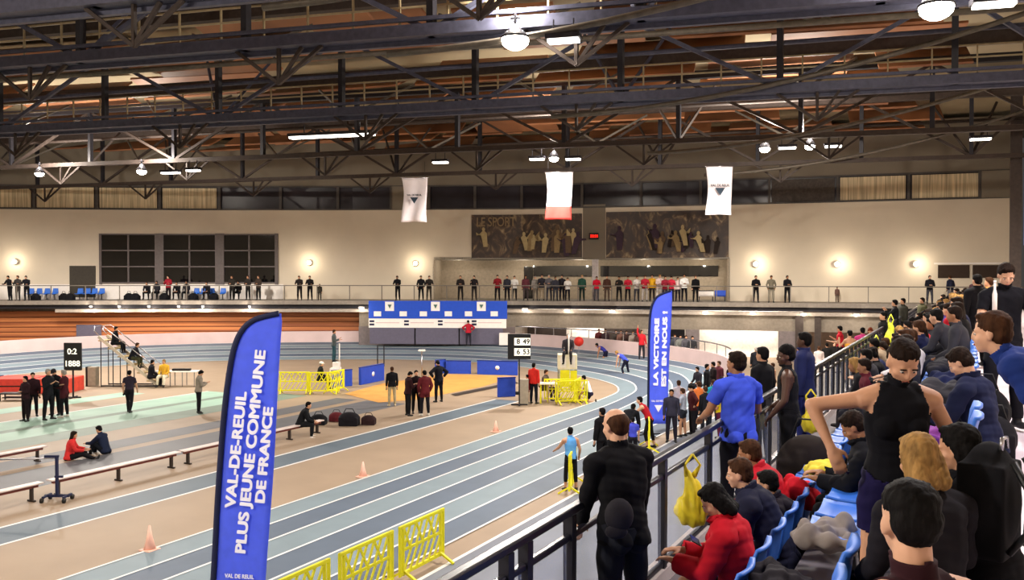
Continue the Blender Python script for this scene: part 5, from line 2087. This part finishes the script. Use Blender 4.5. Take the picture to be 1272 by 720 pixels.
T = lambda c: ('long', c)
B_ = lambda c: ('pants', c)
for a in [
    (12, 160, 'rail', T('#18181c'), B_('#141418'), 'k', 'dark clad person, leftmost at the far balcony railing'),
    (22, 175, 'talk', T('#3a3634'), B_('#3c3836'), 'b', 'person in brown grey, second from the left at the far balcony railing'),
    (33, 190, 'rail', T('#1a1a20'), B_('#141418'), 'k', 'dark clad person, third from the left at the far balcony railing'),
    (372, 180, 'rail', T('#26201e'), B_('#1c1a1a'), 'b', 'dark brown clad person, left of the pair right of the three bay window'),
    (385, 185, 'rail', T('#1a1818'), B_('#161416'), 'k', 'dark clad person, right of the pair right of the three bay window'),
    (494, 170, 'rail', T('#121216'), B_('#101014'), 'k', 'black clad person alone on the balcony above the banner left end'),
    (523, 175, 'pockets', T('#15151a'), B_('#121216'), 'k', 'black clad person, left of the two above the middle of the banner'),
    (533, 190, 'rail', T('#2a2624'), B_('#3a342e'), 'b', 'brown clad person, right of the two above the middle of the banner'),
    (572, 180, 'crossed', T('#241f1e'), B_('#1c1a1a'), 'b', 'dark brown clad person on the balcony above the red jacket'),
    (589, 175, 'talk', T('#201c1e'), B_('#2a2624'), 'k', 'dark clad person carrying a bag above the banner right part'),
    (618, 180, 'rail', T('#7a1c24'), B_('#17151a'), 'k', 'person in dark red top just right of the banner on the balcony'),
    (630, 170, 'stand', T('#2c2c34'), B_('#17151a'), 'k', 'person in black beside the white top on the balcony'),
    (639, 180, 'rail', T('#dcd8d4'), B_('#1c1a1e'), 'b', 'person in white top, the whitest left of the gallery door'),
    (653, 185, 'stand', T('#5c3038'), B_('#4a4040'), 'b', 'person in dusty maroon before the dark gallery door'),
    (665, 180, 'stand', T('#8a8580'), B_('#6e655c'), 'g', 'person in pale grey right of the gallery door'),
    (673, 180, 'rail', T('#2c2c34'), B_('#8a7c68'), 'k', 'person in dark top with beige trousers in the left gallery crowd'),
    (682, 175, 'crossed', T('#5c5a60'), B_('#3a3a42'), 'g', 'person in mid grey in the left gallery crowd'),
    (690, 190, 'stand', T('#34343e'), B_('#34343c'), 'k', 'person in slate tracksuit in the left gallery crowd'),
    (698, 160, 'stand', T('#25242c'), B_('#22222a'), 'k', 'dark clad person left of the one with the white bib'),
    (705, 180, 'rail', T('#e0dcd8'), B_('#1c1c24'), 'd', 'person with white bib over dark clothes in the left gallery crowd'),
    (723, 170, 'stand', T('#24463a'), B_('#1c2a26'), 'l', 'person in dark green jacket in the left gallery crowd'),
    (741, 180, 'rail', T('#c81c34'), B_('#4c4a50'), 'b', 'person in vivid red in front of the white pillar'),
    (754, 180, 'stand', T('#4a3028'), B_('#54463e'), 'b', 'person in brown just right of the white pillar'),
    (769, 180, 'talk', T('#24201e'), B_('#1a1818'), 'k', 'dark clad person, second to the right of the white pillar'),
    (780, 175, 'rail', T('#b82438'), B_('#1e1a1e'), 'b', 'person in red jacket and black trousers, third right of the white pillar'),
    (791, 180, 'rail', T('#e8e4e0'), B_('#44444c'), 'b', 'person in white jacket left of the red one near the yellow shirt'),
    (801, 180, 'rail', T('#a82434'), B_('#b0a8a4'), 'b', 'person in red jacket with pale trousers in the right gallery crowd'),
    (810, 175, 'stand', T('#e0a828'), B_('#2a2420'), 'k', 'person in yellow shirt in the right gallery crowd'),
    (819, 185, 'rail', T('#e0c8c4'), B_('#cfc8c4'), 'l', 'person in pale pink top right of the yellow shirt'),
    (826, 180, 'rail', T('#8a2434'), B_('#2c262c'), 'b', 'person in wine red above the farther feather flag'),
    (834, 170, 'rail', T('#c83044'), B_('#2c2a34'), 'd', 'person in bright red right of the wine red one'),
    (842, 180, 'stand', T('#dcc8c4'), B_('#26242c'), 'b', 'person in pale top, first right of the flag tip'),
    (850, 180, 'crossed', T('#e4e2e0'), B_('#17161c'), 'k', 'person in white top and black trousers, second right of the flag tip'),
    (864, 185, 'stand', T('#121214'), B_('#101012'), 'b', 'black clad person by the white covered table'),
    (939, 178, 'crossed', T('#121216'), B_('#121216'), 'k', 'black clad person, leftmost of three on the bare right balcony'),
    (958, 170, 'pockets', T('#6a6456'), B_('#7c7668'), 'b', 'person in khaki grey, middle of three on the bare right balcony'),
    (978, 190, 'crossed', T('#15151a'), B_('#121216'), 'k', 'black clad person, rightmost of three on the bare right balcony'),
    (1155, 170, 'crossed', T('#1a1a22'), B_('#3c3c44'), 'k', 'person in dark top and grey trousers at the right balcony below the louvres'),
    (1181, 20, 'pockets', T('#202438'), B_('#5c5a60'), 'b', 'person in navy with grey trousers right below the louvres'),
]:
    fb(*a)
fb(397, 180, 'stand', T('#3a362e'), B_('#2c2824'), 'd', 'small child beside the railing right of the pair', hgt=1.15)
fb(1040, 180, 'stand', T('#6a5048'), B_('#5a4a44'), 'd', 'tiny child alone at the bare right balcony wall', back_=2.8, hgt=1.0)
fb(209, 175, 'talk', T('#8a1c2c'), B_('#1c1418'), 'k', 'person in dark red standing before the three bay window', back_=1.6)
for i, (px, po, c_, lb) in enumerate([(184, 'sitlean', '#14141a', 'leftmost'), (195, 'sit', '#26262c', 'second'), (221, 'sitlean', '#17171c', 'third'), (232, 'sit', '#26242a', 'fourth'), (258, 'sitlean', '#1c1a1e', 'fifth'), (296, 'sit', '#17171a', 'sixth')]):
    fb(px, 180, po, T(c_), B_('#121216'), 'k', 'dark clad spectator seated below the three bay window, %s from the left' % lb, back_=2.3)
for (px, c_, lb) in ((288, '#2a2622', 'left of three standing at the right bay of the window'), (308, '#2c2826', 'middle of three standing at the right bay of the window'), (321, '#3a302a', 'right of three standing at the right bay of the window')):
    fb(px, 160, 'crossed', T(c_), B_('#1c1a1a'), 'b', 'dark brown clad person, ' + lb, back_=1.5)


def bag(loc, size, color, label, rz=0, name='sports_bag', cat='bag', strap=True):
    o = empty(name, loc, rz, label, cat)
    L, w, h = size
    mb = MB()
    mb.ell((0, 0, h * .5), (L * .5, w * .5, h * .52), nu=14, nv=9)
    mb.box((0, 0, h * .32), (L * .86, w * .86, h * .64))
    me = remesh(mb, max(.012, L * .04), 4, 'bag')
    me.materials.append(fab(color))
    b = bpy.data.objects.new('body', me)
    COL.objects.link(b)
    b.parent = o
    if strap:
        MB().tube([(-L * .3, 0, h * .8), (-L * .15, 0, h * 1.25), (L * .15, 0, h * 1.25), (L * .3, 0, h * .8)], max(.012, L * .02), 6).build('strap', M_BLACK, o)
    return o


for i, px in enumerate((44, 79, 87, 160, 168, 204, 240, 266)):
    h_, D_ = hit(offset(BALC, 1.2 + .4 * (i % 2)), px)
    bag((h_.x, h_.y, BZ), (.8, .45, .5), '#17171b', 'black sports bag on the left balcony floor, %s from the left' % ORD[i], name='sports_bag')
for i, (px, py, s_, c_, lb) in enumerate([(396, 527, .55, '#121216', 'round black bag right of the person in black on the bench'), (418, 523, .5, '#5a2228', 'dark red bag second right of the bench end'),
                                         (434, 528, .7, '#17151a', 'long black bag on the tan floor right of the bench end'), (458, 527, .5, '#2c1c1e', 'rightmost dark bag on the tan floor beyond the benches')]):
    p = G(px, py)
    bag((p.x, p.y, 0), (s_ * 1.2, s_ * .8, s_ * .7), c_, lb, rz=.4)

# spectators seated behind the bend parapet
pr = offset(tr2, -2.2)
pr = [q_ for q_ in pr if q_[1] > 38 and q_[0] > -30][::-1]
for i, (px, c_) in enumerate([(744, '#5a2a2c'), (752, '#3a2c30'), (765, '#4a4440'), (771, '#7a5a50'), (778, '#3a2a28'), (786, '#8c8078'), (793, '#4a3430'), (838, '#3a3c44'), (845, '#70706c'), (852, '#4c4a50'), (860, '#2c2c30')]):
    try:
        h_, D_ = hit(pr, px)
    except ValueError:
        continue
    MB().box((h_.x, h_.y, .55), (.9, .9, 1.1)).build('floor_parapet_step', M_CONC, kind='structure')
    person(h_.x, h_.y, 1.1 - .45 + .0, face=180, pose='sit', top=T(c_), bot=B_('#1c1c20'), hair=('short', 'db'[i % 2]), label='%s seated spectator from the left behind the pink bend parapet' % ORD[i])
prl = [q_ for q_ in offset(tr2, -.2) if q_[1] > 41 and q_[0] > -28][::-1]
rail_run('parapet_railing', prl, 1.5, 'thin grey railing on top of the pink bend parapet', h=.55, step=1.6, m=M_CHROME, pw=.04)
p = P(719, 424, 54)
o = empty('red_sign', p, TH, 'round red disc sign on the parapet of the bend', 'sign')
MB().tube([(0, 0, 0), (0, .04, 0)], .3, 18).build('disc', M_RED, o)
MB().bar((0, .03, 0), (0, .03, -.8), .04).build('pole', M_CHROME, o)

# ================================================================== NEAR STAND
ZA, ZB, ZC = 2.88, 3.38, 3.75
M_TIER = mat('grey stand floor', '#7a7478', rough=.7, noise=.08, scale=2)
MB().box((-1.72, 24, 1.44), (1.26, 72, 2.88)).build('floor_front_tier', M_TIER, kind='structure')
MB().box((-.68, 24, 1.69), (.86, 72, 3.38)).build('floor_middle_tier', M_TIER, kind='structure')
MB().box((1.6, 24, 1.875), (3.7, 72, 3.75)).build('floor_walkway', M_CORT, kind='structure')
MB().box((-2.36, 24, 2.93), (.16, 72, .14)).build('trim_kerb', mat('pale kerb', '#d0c4c0', rough=.5), kind='structure')
RXX = -2.32
# railing
rl = empty('stand_railing', (RXX, 0, ZA), 0, 'dark metal and glass railing along the front of the near stand', 'railing')
RT = EYE - 1.52 - ZA
M_RAIL = mat('dark painted rail', '#1c1c26', rough=.35, noise=.1, metal=.2, spec=.5)
MB().box((0, 24, RT - .02), (.075, 70, .055)).build('top_rail', M_RAIL, rl, bevel=.012)
MB().box((0, 24, RT - .19), (.045, 70, .045)).build('second_rail', M_RAIL, rl, bevel=.01)
MB().box((0, 24, .16), (.045, 70, .05)).build('bottom_rail', M_RAIL, rl, bevel=.01)
ys = [2.2, 2.9, 3.6, 4.3]
for D in (5.1, 5.67, 6.25, 7.4, 8.7, 9.35):
    ys.append((D + RXX * ST * 1.0) / CT)
y = ys[-1] + .75
while y < 46:
    ys.append(y)
    y += .75
gm = mat('frosted blue glass', '#aab4cc', rough=.15, noise=0, alpha=.22, spec=.5)
ys = sorted(ys)
for i, y in enumerate(ys):
    MB().prism([(-.028, y, -.05), (.028, y, -.05), (.034, y, RT - .05), (-.034, y, RT - .05)], (0, .07, 0)).build('post', M_RAIL, rl)
for a, b in zip(ys[:-1], ys[1:]):
    MB().box((-.005, (a + b) / 2 + .03, .55), (.012, (b - a) - .1, .72)).build('glass_panel', gm, rl)

# seats
def seats_row(xc, z, y0, y1, name, skip=()):
    y = y0
    i = 0
    while y < y1:
        if not any(a < y < b for a, b in skip):
            seat(xc, y, z, PI / 2, '%s blue seat from the near end, %s row of the near stand' % (ORD[min(i, 39)], name), 'blue seats of the %s row' % name)
            i += 1
        y += .52


def Yof(D, X):
    return (D + X * ST) / CT


seats_row(-1.45, ZA, 2.3, 18, 'front')
seats_row(-.74, ZB, 2.4, 17, 'middle', skip=((4.7, 5.6),))
seats_row(-.19, ZC, 6.6, 15, 'back', skip=((7.2, 9.8),))

LFT = PI / 2     # body facing the track


def near(px, D, z, **kw):
    x, y = XY(px, D)
    kw.setdefault('level', 'near')
    return person(x, y, z, **kw)


def hp(px, py_top, D, z, rz, pose, top, bot, hair, skin, height, label, female=False, level='near', tol=True, **kw):
    """stand or seat a person so that the crown of the head is at the given point of the hall"""
    d = body(pose, level, female)
    J = d['J']
    s_ = height / 1.75
    crown = J['hc'] + V((0, 0, .118 + d['dz']))
    tgt = P(px, py_top, D)
    off_ = Matrix.Rotation(rz, 3, 'Z') @ (crown * s_)
    loc = tgt - off_
    zz = loc.z
    return person(loc.x, loc.y, zz, 0, pose, top, bot, hair, skin, height, label, level=level, female=female, rz=rz, **kw)


FW = TH
# bald man leaning at the rail
bald = dict(POSES['stand'], lean=8, armL=((-.06, .3, -1), (.15, .6, -.75)), armR=((.05, .12, -1), (-.05, .35, -.95)), legL=((-.05, -.03, -1), (-.03, -.12, -1)), legR=((.13, .12, -1), (.03, -.25, -1)), head=(10, 8))
hp(764, 507, 5.9, ZA, FW + .45, bald, ('long', '#0c0c10'), ('pants', '#14161e'), ('ring', 'b'), 'p', 1.75, 'balding man in black sweater and dark jeans leaning on the near railing, seen from behind', extra='noface')
bl = dict(POSES['stand'], lean=3, armL=((-.35, .25, -.9), (.2, .85, -.35)), armR=((.3, .2, -.95), (-.2, .9, -.2)), head=(25, 0))
hp(914, 437, 9.2, ZA, FW + .3, bl, ('tee', '#3a50c8'), ('pants', '#101018'), ('short', 'd'), 't', 1.82, 'tall man in bright blue t-shirt standing at the railing, seen from behind', extra='noface', grow=.01)
tk = dict(POSES['stand'], lean=3, armL=((-.2, .1, -1), (.2, .6, -.75)), armR=((.25, -.1, -1), (-.25, .8, -.55)), head=(20, 6))
hp(975, 430, 10.7, ZA, FW + 1.25, tk, ('tank', '#17171a'), ('pants', '#0e0e12'), ('afro', 'k'), 'b', 1.80, 'man with short curly hair in black sleeveless top, facing left beside the blue t-shirt')
near(1000, 12.6, ZA, face=60, pose='stand', top=('hood', '#20264e'), bot=('pants', '#2c3478'), hair=('short', 'k'), skin='b', height=1.8, level='mid', label='person in navy and blue tracksuit behind the man in black sleeveless top')
near(948, 12.2, ZA, face=40, pose='stand', top=('long', '#101014'), bot=('pants', '#101014'), hair=('short', 'k'), height=1.62, level='mid', label='person in black between the blue t-shirt and the black sleeveless top')
wm_p = dict(POSES['hips'], head=(8, 36), lean=4, armR=((.95, -.15, -.15), (-.38, .35, -.95)), armL=((-.5, -.2, -.85), (.25, .25, -.9)))
hp(1122, 422, 4.6, ZB, FW + PI - .15, wm_p, ('tank', '#0c0c12'), ('shorts', '#17123a'), ('crewbun', 'd'), 'w', 1.74, 'woman in black tank top looking down with hands on her hips', female=True)
mt = dict(POSES['phone'], head=(-5, 30), armR=((.25, .3, -.95), (-.1, .9, .25)), armL=((-.25, .3, -.95), (.3, .85, .3)))
bt_ = hp(1250, 328, 9.8, ZC, FW + PI - .2, mt, ('tee', '#0e0e14'), ('pants', '#15151b'), ('short', 'd'), 'p', 1.86, 'man in black t-shirt standing on the walkway at the right, looking down')
hp_ = hand_of(bt_, mt, 'near', 'R')
o = empty('white_bottle', hp_, 0, 'slim white bottle held up by the man in black t-shirt', 'bottle')
MB().tube([(0, 0, -.08), (0, 0, .20), (0, 0, .25), (0, 0, .32)], [.024, .024, .012, .012], 12).build('body', M_WHITE, o)
MB().tube([(0, 0, .32), (0, 0, .35)], .014, 12).build('cap', M_WHITE, o)
lp = dict(POSES['stand'], lean=58, head=(-8, 4), armL=((-.1, -.45, -.85), (.1, -.3, -.95)), armR=((.1, -.45, -.85), (0, -.3, -.9)))
hp(1231, 388, 4.9, ZC, LFT - .1, lp, ('long', '#1c3070'), ('pants', '#15161c'), ('short', 'b'), 'p', 1.72, 'person in royal navy sweater leaning forward at the right picture edge')
fr = [
    (887, 602, 6.0, 'sitphone', ('hood', '#b01424'), ('shorts', '#1c1a20'), ('bob', 'k'), 'w', 1.68, 'seated person in red hooded sweater with bare knees, nearest in the front row'),
    (918, 570, 6.9, 'sitlean', ('hood', '#1a1c30'), ('pants', '#1a1a24'), ('short', 'b'), 'p', 1.74, 'seated boy in navy jacket, second in the front row'),
    (930, 547, 7.8, 'sitlean', ('hood', '#a81828'), ('pants', '#1a1a24'), ('short', 'b'), 't', 1.8, 'seated bearded man in red jacket, third in the front row'),
    (952, 585, 7.3, 'sitlean', ('long', '#1a1420'), ('pants', '#141418'), ('short', 'k'), 'w', 1.6, 'person in dark top bent low between the front row jackets'),
]
for (px, py, D, po, tp_, bt, ha, sk, ht, lb) in fr:
    hp(px, py, D, ZA, LFT + .12, dict(POSES[po]), tp_, bt, ha, sk, ht, lb, shoes='#1c1c20', grow=.012)
hp(1060, 512, 7.0, ZB, LFT + .05, dict(POSES['sitphone']), ('hood', '#0f1016'), ('pants', '#0f0f14'), ('short', 'd'), 't', 1.74, 'seated person in black tracksuit holding a phone in the middle row')
p_ = P(890, 660, 5.9)
ph_ = empty('mobile_phone', P(864, 671, 6.0), .4, 'dark mobile phone held by the person in the red hooded sweater', 'phone')
MB().box((0, 0, 0), (.075, .15, .009), rot=Matrix.Rotation(.5, 3, 'Y')).build('body', M_BLACK, ph_, bevel=.003)
MB().box((-.003, 0, .006), (.067, .14, .002), rot=Matrix.Rotation(.5, 3, 'Y')).build('screen', mat('phone screen', '#30343c', rough=.1, noise=0), ph_)
BKP = dict(POSES['sit'], lean=4, head=(-25, 4), armL=((-.16, .2, -1), (.3, .9, -.2)), armR=((.16, .2, -1), (-.3, .9, -.2)))
hp(1130, 596, 2.6, ZC, LFT - .7, BKP, ('tank', '#2a1218'), ('pants', '#15151b'), ('crew', 'k'), 'p', 1.86, 'person with short cropped dark hair in the foreground, seen from behind')
hp(1140, 540, 4.05, ZC, LFT - .9, dict(POSES['sit'], head=(0, 14)), ('long', '#17151b'), ('pants', '#15151b'), ('bob', 'l'), 'w', 1.7, 'person with blonde hair seated just in front of the cropped head', extra='noface')
hp(1190, 528, 4.3, ZC, LFT - .25, dict(POSES['sitlean'], lean=20, armL=((-.1, .2, -1), (.3, .8, -.5)), armR=((.1, .2, -1), (-.3, .8, -.5))), ('coat', '#0c0c11'), ('pants', '#101014'), ('bob', 'k'), 'w', 1.72, 'person with black hair in black puffy jacket right of the blonde hair', extra='noface')
hp(1193, 433, 7.3, ZC, LFT - .3, dict(POSES['sitphone']), ('hood', '#161c38'), ('pants', '#15151f'), ('short', 'd'), 'p', 1.76, 'person in navy jacket seated in the back row beside the walkway')

o = empty('peaked_cap', P(769, 640, 5.65), FW, 'black cap dangling behind the hip of the balding man', 'cap')
MB().ell((0, 0, 0), (.095, .05, .115), nu=16, nv=10).build('crown', mat('cap cloth', '#17141c'), o)
MB().ell((-.02, -.02, -.10), (.075, .02, .05), nu=12, nv=6).build('peak', mat('cap cloth', '#17141c'), o)
# backpacks, bags and clothes
def heap(px, D, z, size, color, label, seed=1, name='jacket', cat='jacket', top=None):
    """a crumpled garment lying in a heap"""
    x, y = XY(px, D)
    o = empty(name, (x, y, z), 0, label, cat)
    r_ = random.Random(seed)
    L, w, h = size
    mb = MB()
    for k in range(9):
        a = V((r_.uniform(-.4, .4) * L, r_.uniform(-.4, .4) * w, r_.uniform(.2, .6) * h))
        b = V((r_.uniform(-.45, .45) * L, r_.uniform(-.45, .45) * w, r_.uniform(.1, .5) * h))
        capsule(mb, a, b, r_.uniform(.25, .42) * h, r_.uniform(.2, .36) * h)
    mb.ell((0, 0, h * .35), (L * .45, w * .45, h * .38), nu=14, nv=9)
    me = remesh(mb, .014, 2, 'cloth')
    n = len(me.vertices)
    co = np.empty(n * 3, dtype=np.float32)
    no = np.empty(n * 3, dtype=np.float32)
    me.vertices.foreach_get('co', co)
    me.vertices.foreach_get('normal', no)
    co = co.reshape(-1, 3)
    no = no.reshape(-1, 3)
    rs = np.random.RandomState(seed)
    for s_ in range(8):
        k = rs.normal(size=3) * 26
        co += no * (.006 * np.sin(co @ k + rs.uniform(0, 6)))[:, None].astype(np.float32)
    co[:, 2] = np.maximum(co[:, 2], 0)
    me.vertices.foreach_set('co', co.ravel())
    me.materials.append(fab(color))
    b = bpy.data.objects.new('cloth', me)
    COL.objects.link(b)
    b.parent = o
    return o


SZ = ZB + .45
heap(1022, 5.7, ZB + .33, (.45, .45, .2), '#7c7470', 'grey beige jacket heaped on the middle row seats', 3)
heap(1016, 4.7, ZB + .02, (.5, .7, .36), '#1c1538', 'dark purple jacket with pale trim heaped low between the rows', 5)
heap(1036, 4.1, ZB + .30, (.5, .55, .3), '#1d163c', 'dark purple puffy jacket at the bottom edge near the seats', 9)
heap(1068, 4.0, ZB + .2, (.55, .6, .3), '#15131c', 'black purple jacket heaped on the nearest middle row seats', 8)
heap(1090, 3.7, ZB + .2, (.5, .6, .35), '#120f14', 'black jacket piled beside the cropped head', 10)
heap(975, 5.3, ZB + .05, (.35, .5, .35), '#26242a', 'dark grey cloth on the step behind the front row seats', 12)
heap(994, 7.6, ZB + .12, (.26, .3, .28), '#c01c2c', 'bright red jacket in the middle row before the black tracksuit', 14)
heap(1018, 7.4, ZB + .42, (.2, .3, .14), '#d8c848', 'small yellow cloth on the lap before the black tracksuit', 15, 'cloth_bundle', 'cloth')
x, y = XY(1005, 10.2)
bag((x, y, ZA), (.75, .6, .75), '#26201e', 'large dark round bag standing behind the red jacket', name='sports_bag')
# cream shoes and small things among the bags
x, y = XY(1030, 6.2)


def backpack(x, y, z, rz, color, label, s=1.0):
    o = empty('backpack', (x, y, z), rz, label, 'backpack')
    mb = MB()
    mb.ell((0, 0, .25 * s), (.17 * s, .13 * s, .27 * s), nu=16, nv=12)
    mb.box((0, 0, .22 * s), (.28 * s, .2 * s, .42 * s))
    me = remesh(mb, .014, 5, 'body')
    me.materials.append(fab(color))
    b = bpy.data.objects.new('body', me)
    COL.objects.link(b)
    b.parent = o
    mb = MB()
    mb.ell((0, -.12 * s, .16 * s), (.12 * s, .05 * s, .12 * s), nu=14, nv=9)
    mb.build('front_pocket', fab(color), o)
    for sx in (-1, 1):
        MB().tube([(sx * .08 * s, .12 * s, .45 * s), (sx * .1 * s, .19 * s, .33 * s), (sx * .1 * s, .18 * s, .15 * s), (sx * .1 * s, .11 * s, .05 * s)], .016 * s, 6).build('shoulder_strap', M_BLACK, o)
    MB().tube([(-.04 * s, .06 * s, .49 * s), (-.03 * s, .06 * s, .54 * s), (.03 * s, .06 * s, .54 * s), (.04 * s, .06 * s, .49 * s)], .01 * s, 6).build('carry_loop', M_CHROME, o)
    return o


x, y = XY(1222, 4.15)
backpack(x + .03, y, ZC + .42, -PI / 2 - .3, '#0c0c10', 'large black backpack on the back of the black haired person', 1.05)
x, y = XY(1212, 3.2)
backpack(x + .08, y - .2, ZC, -.4, '#0e0e12', 'black backpack standing on the walkway in the bottom right corner', 1.0)
x, y = XY(1236, 9.4)
bag((x - .1, y, ZC), (.55, .4, .55), '#101014', 'big black bag on the walkway behind the navy jacketed person', name='sports_bag')
x, y = XY(1222, 8.3)
bag((x + .1, y, ZC), (.4, .35, .42), '#15151a', 'smaller black bag on the walkway beside the big one', name='sports_bag')
heap(1176, 6.2, ZC + .40, (.4, .5, .3), '#7c3c8c', 'purple and pink cloth behind the woman in the black tank top', 21)
heap(1150, 9.2, ZC + .05, (.5, .6, .3), '#2c2c36', 'dark clothes heap on the seats behind the woman in the black tank top', 23)
heap(1162, 10.8, ZC + .05, (.5, .6, .35), '#c8c4c8', 'white clothes heap farther back behind the woman in black', 25)


def hanging_bag(px, D, ztop, h, w, label, c_='#e0cc30'):
    x, y = XY(px, D)
    o = empty('plastic_bag', (x, y, ztop - h), TH, label, 'plastic bag', 'yellow plastic bags tied to the railing')
    mb = MB()
    mb.ell((0, 0, h * .22), (w * .55, w * .32, h * .24), nu=14, nv=9)
    capsule(mb, V((0, 0, h * .3)), V((-.02, 0, h * .72)), w * .36, w * .14)
    me = remesh(mb, .014, 3, 'bag')
    n = len(me.vertices)
    co = np.empty(n * 3, dtype=np.float32)
    no = np.empty(n * 3, dtype=np.float32)
    me.vertices.foreach_get('co', co)
    me.vertices.foreach_get('normal', no)
    co = co.reshape(-1, 3)
    no = no.reshape(-1, 3)
    for s_ in range(6):
        k = np.random.RandomState(s_).normal(size=3) * np.array([40, 40, 9])
        co += no * (.007 * np.sin(co @ k + s_))[:, None].astype(np.float32)
    me.vertices.foreach_set('co', co.ravel())
    me.materials.append(mat('yellow bag film', c_, rough=.35, noise=.15, scale=7, bump=.3))
    b = bpy.data.objects.new('bag_body', me)
    COL.objects.link(b)
    b.parent = o
    for sx in (-1, 1):
        MB().tube([(-.02 + sx * .03, 0, h * .70), (sx * .07, 0, h * .85), (0, 0, h)], [.03, .012, .012], 6).build('handle', mat('yellow bag film', c_), o)
    return o


hanging_bag(861, 7.9, 3.98 - .1, .66, .30, 'large yellow plastic bag hanging from the near railing')
hanging_bag(1008, 12.3, 3.9, .62, .28, 'yellow plastic bag hanging on the railing behind the black sleeveless top')
hanging_bag(1089, 21.5, 4.05, 1.0, .5, 'pale yellow green bag hanging beyond the magenta top', '#d8e040')
hanging_bag(1107, 23, 4.5, 1.0, .42, 'pale yellow green bag at the left edge of the seated crowd', '#d8e040')

# seated crowd farther along the near stand
rh = random.Random(31)
for i in range(16):
    X_ = (-.72, -.2)[i % 2]
    D = 6.9 + i * .62
    px_ = 1205 + FPX / CT * X_ / D
    cn, cc = rh.choice([('black', '#121216'), ('navy', '#1a2040'), ('white', '#c0bcc0'), ('dark grey', '#2c2c32'), ('brown', '#3a2a20'), ('purple', '#3a2a66'), ('black', '#16161a')])
    heap(px_, D, (ZB, ZC)[i % 2] + (.44 if rh.random() < .5 else .02), (rh.uniform(.35, .5), rh.uniform(.4, .6), rh.uniform(.2, .34)), cc, '%s clothes heap, %s from the near end among the %s row seats' % (cn, ORD[i // 2], ('middle', 'back')[i % 2]), 40 + i, 'clothes_heap', 'clothes')
rc = random.Random(11)
COLS = [('black', '#141418'), ('navy', '#1c2244'), ('red', '#b02030'), ('dark grey', '#33333a'), ('white', '#c8c4c8'), ('royal blue', '#2c3c90'), ('olive', '#4c4a38'), ('maroon', '#541c28'), ('grey', '#6c6a6e'),
        ('purple', '#3c2c6c'), ('beige', '#8c7c68'), ('brown', '#3c2a20')]
HRS = [('short', 'k', 'short black hair'), ('short', 'b', 'short brown hair'), ('long', 'd', 'long dark hair'), ('short', 'd', 'short dark hair'), ('long', 'l', 'long fair hair'), ('bun', 'k', 'dark bun')]
for row, (xr_, zr_, nm_, D0, n_) in enumerate(((-1.4, ZA, 'front', 12.5, 22), (-.68, ZB, 'middle', 9.6, 25), (-.15, ZC, 'back', 11.2, 22))):
    D = D0
    for i in range(n_):
        D += rc.uniform(.62, 1.0) * (1 + .018 * i * 1.4)
        cn, cc = rc.choice(COLS) if rc.random() > .35 else COLS[rc.choice((0, 1, 3))]
        hs, hcx, hn = rc.choice(HRS)
        po = rc.choice(['sit', 'sitlean', 'sitphone', 'sitturn', 'sit', 'sitlean'])
        person(xr_ + rc.uniform(-.06, .1), Yof(D, xr_), zr_, 90, po, ('long' if rc.random() < .5 else 'hood', cc), ('pants', rc.choice(['#15151b', '#1c2030', '#2a2a30'])), (hs, hcx), rc.choice('wwptb'), rc.uniform(1.6, 1.82),
               'spectator in %s top, %s, %s from near end of %s row crowd' % (cn, hn, ORD[i], nm_), level='mid' if D < 16 else 'far', rz=LFT + rc.uniform(-.5, .35))
# people standing beyond the seated crowd
for (px, D, fa, po, tp_, bt, ha, ht, lb) in [
    (1214, 17, 10, 'stand', ('coat', '#101014'), ('pants', '#101014'), ('short', 'k'), 1.78, 'tall person in black coat standing left of the man in black t-shirt'),
    (1229, 20, 60, 'stand', ('long', '#c08a4a'), ('pants', '#2c2420'), ('short', 'b'), 1.72, 'person in orange brown top behind the man in black t-shirt'),
    (1213, 31, 120, 'talk', ('long', '#3a1c20'), ('pants', '#1a1a20'), ('short', 'k'), 1.75, 'dark red clad person standing at the far end of the walkway'),
    (1146, 34, 100, 'stand', ('long', '#4c4a34'), ('pants', '#26241c'), ('short', 'd'), 1.78, 'olive clad person standing beyond the seated crowd'),
    (1122, 33, 100, 'stand', ('long', '#34332c'), ('pants', '#1c1c1c'), ('short', 'k'), 1.78, 'dark olive clad person at the left edge of the stand crowd'),
    (1112, 31, 60, 'up', ('long', '#1a1c20'), ('pants', '#1c1c1c'), ('short', 'k'), 1.78, 'dark clad person with raised hands at the left edge of the stand crowd')]:
    x, y = XY(px, D)
    person(x, y, ZC if x > -.25 else (ZB if x > -1.1 else ZA), fa, po, tp_, bt, ha, 'w', ht, lb, level='far' if D > 18 else 'mid')
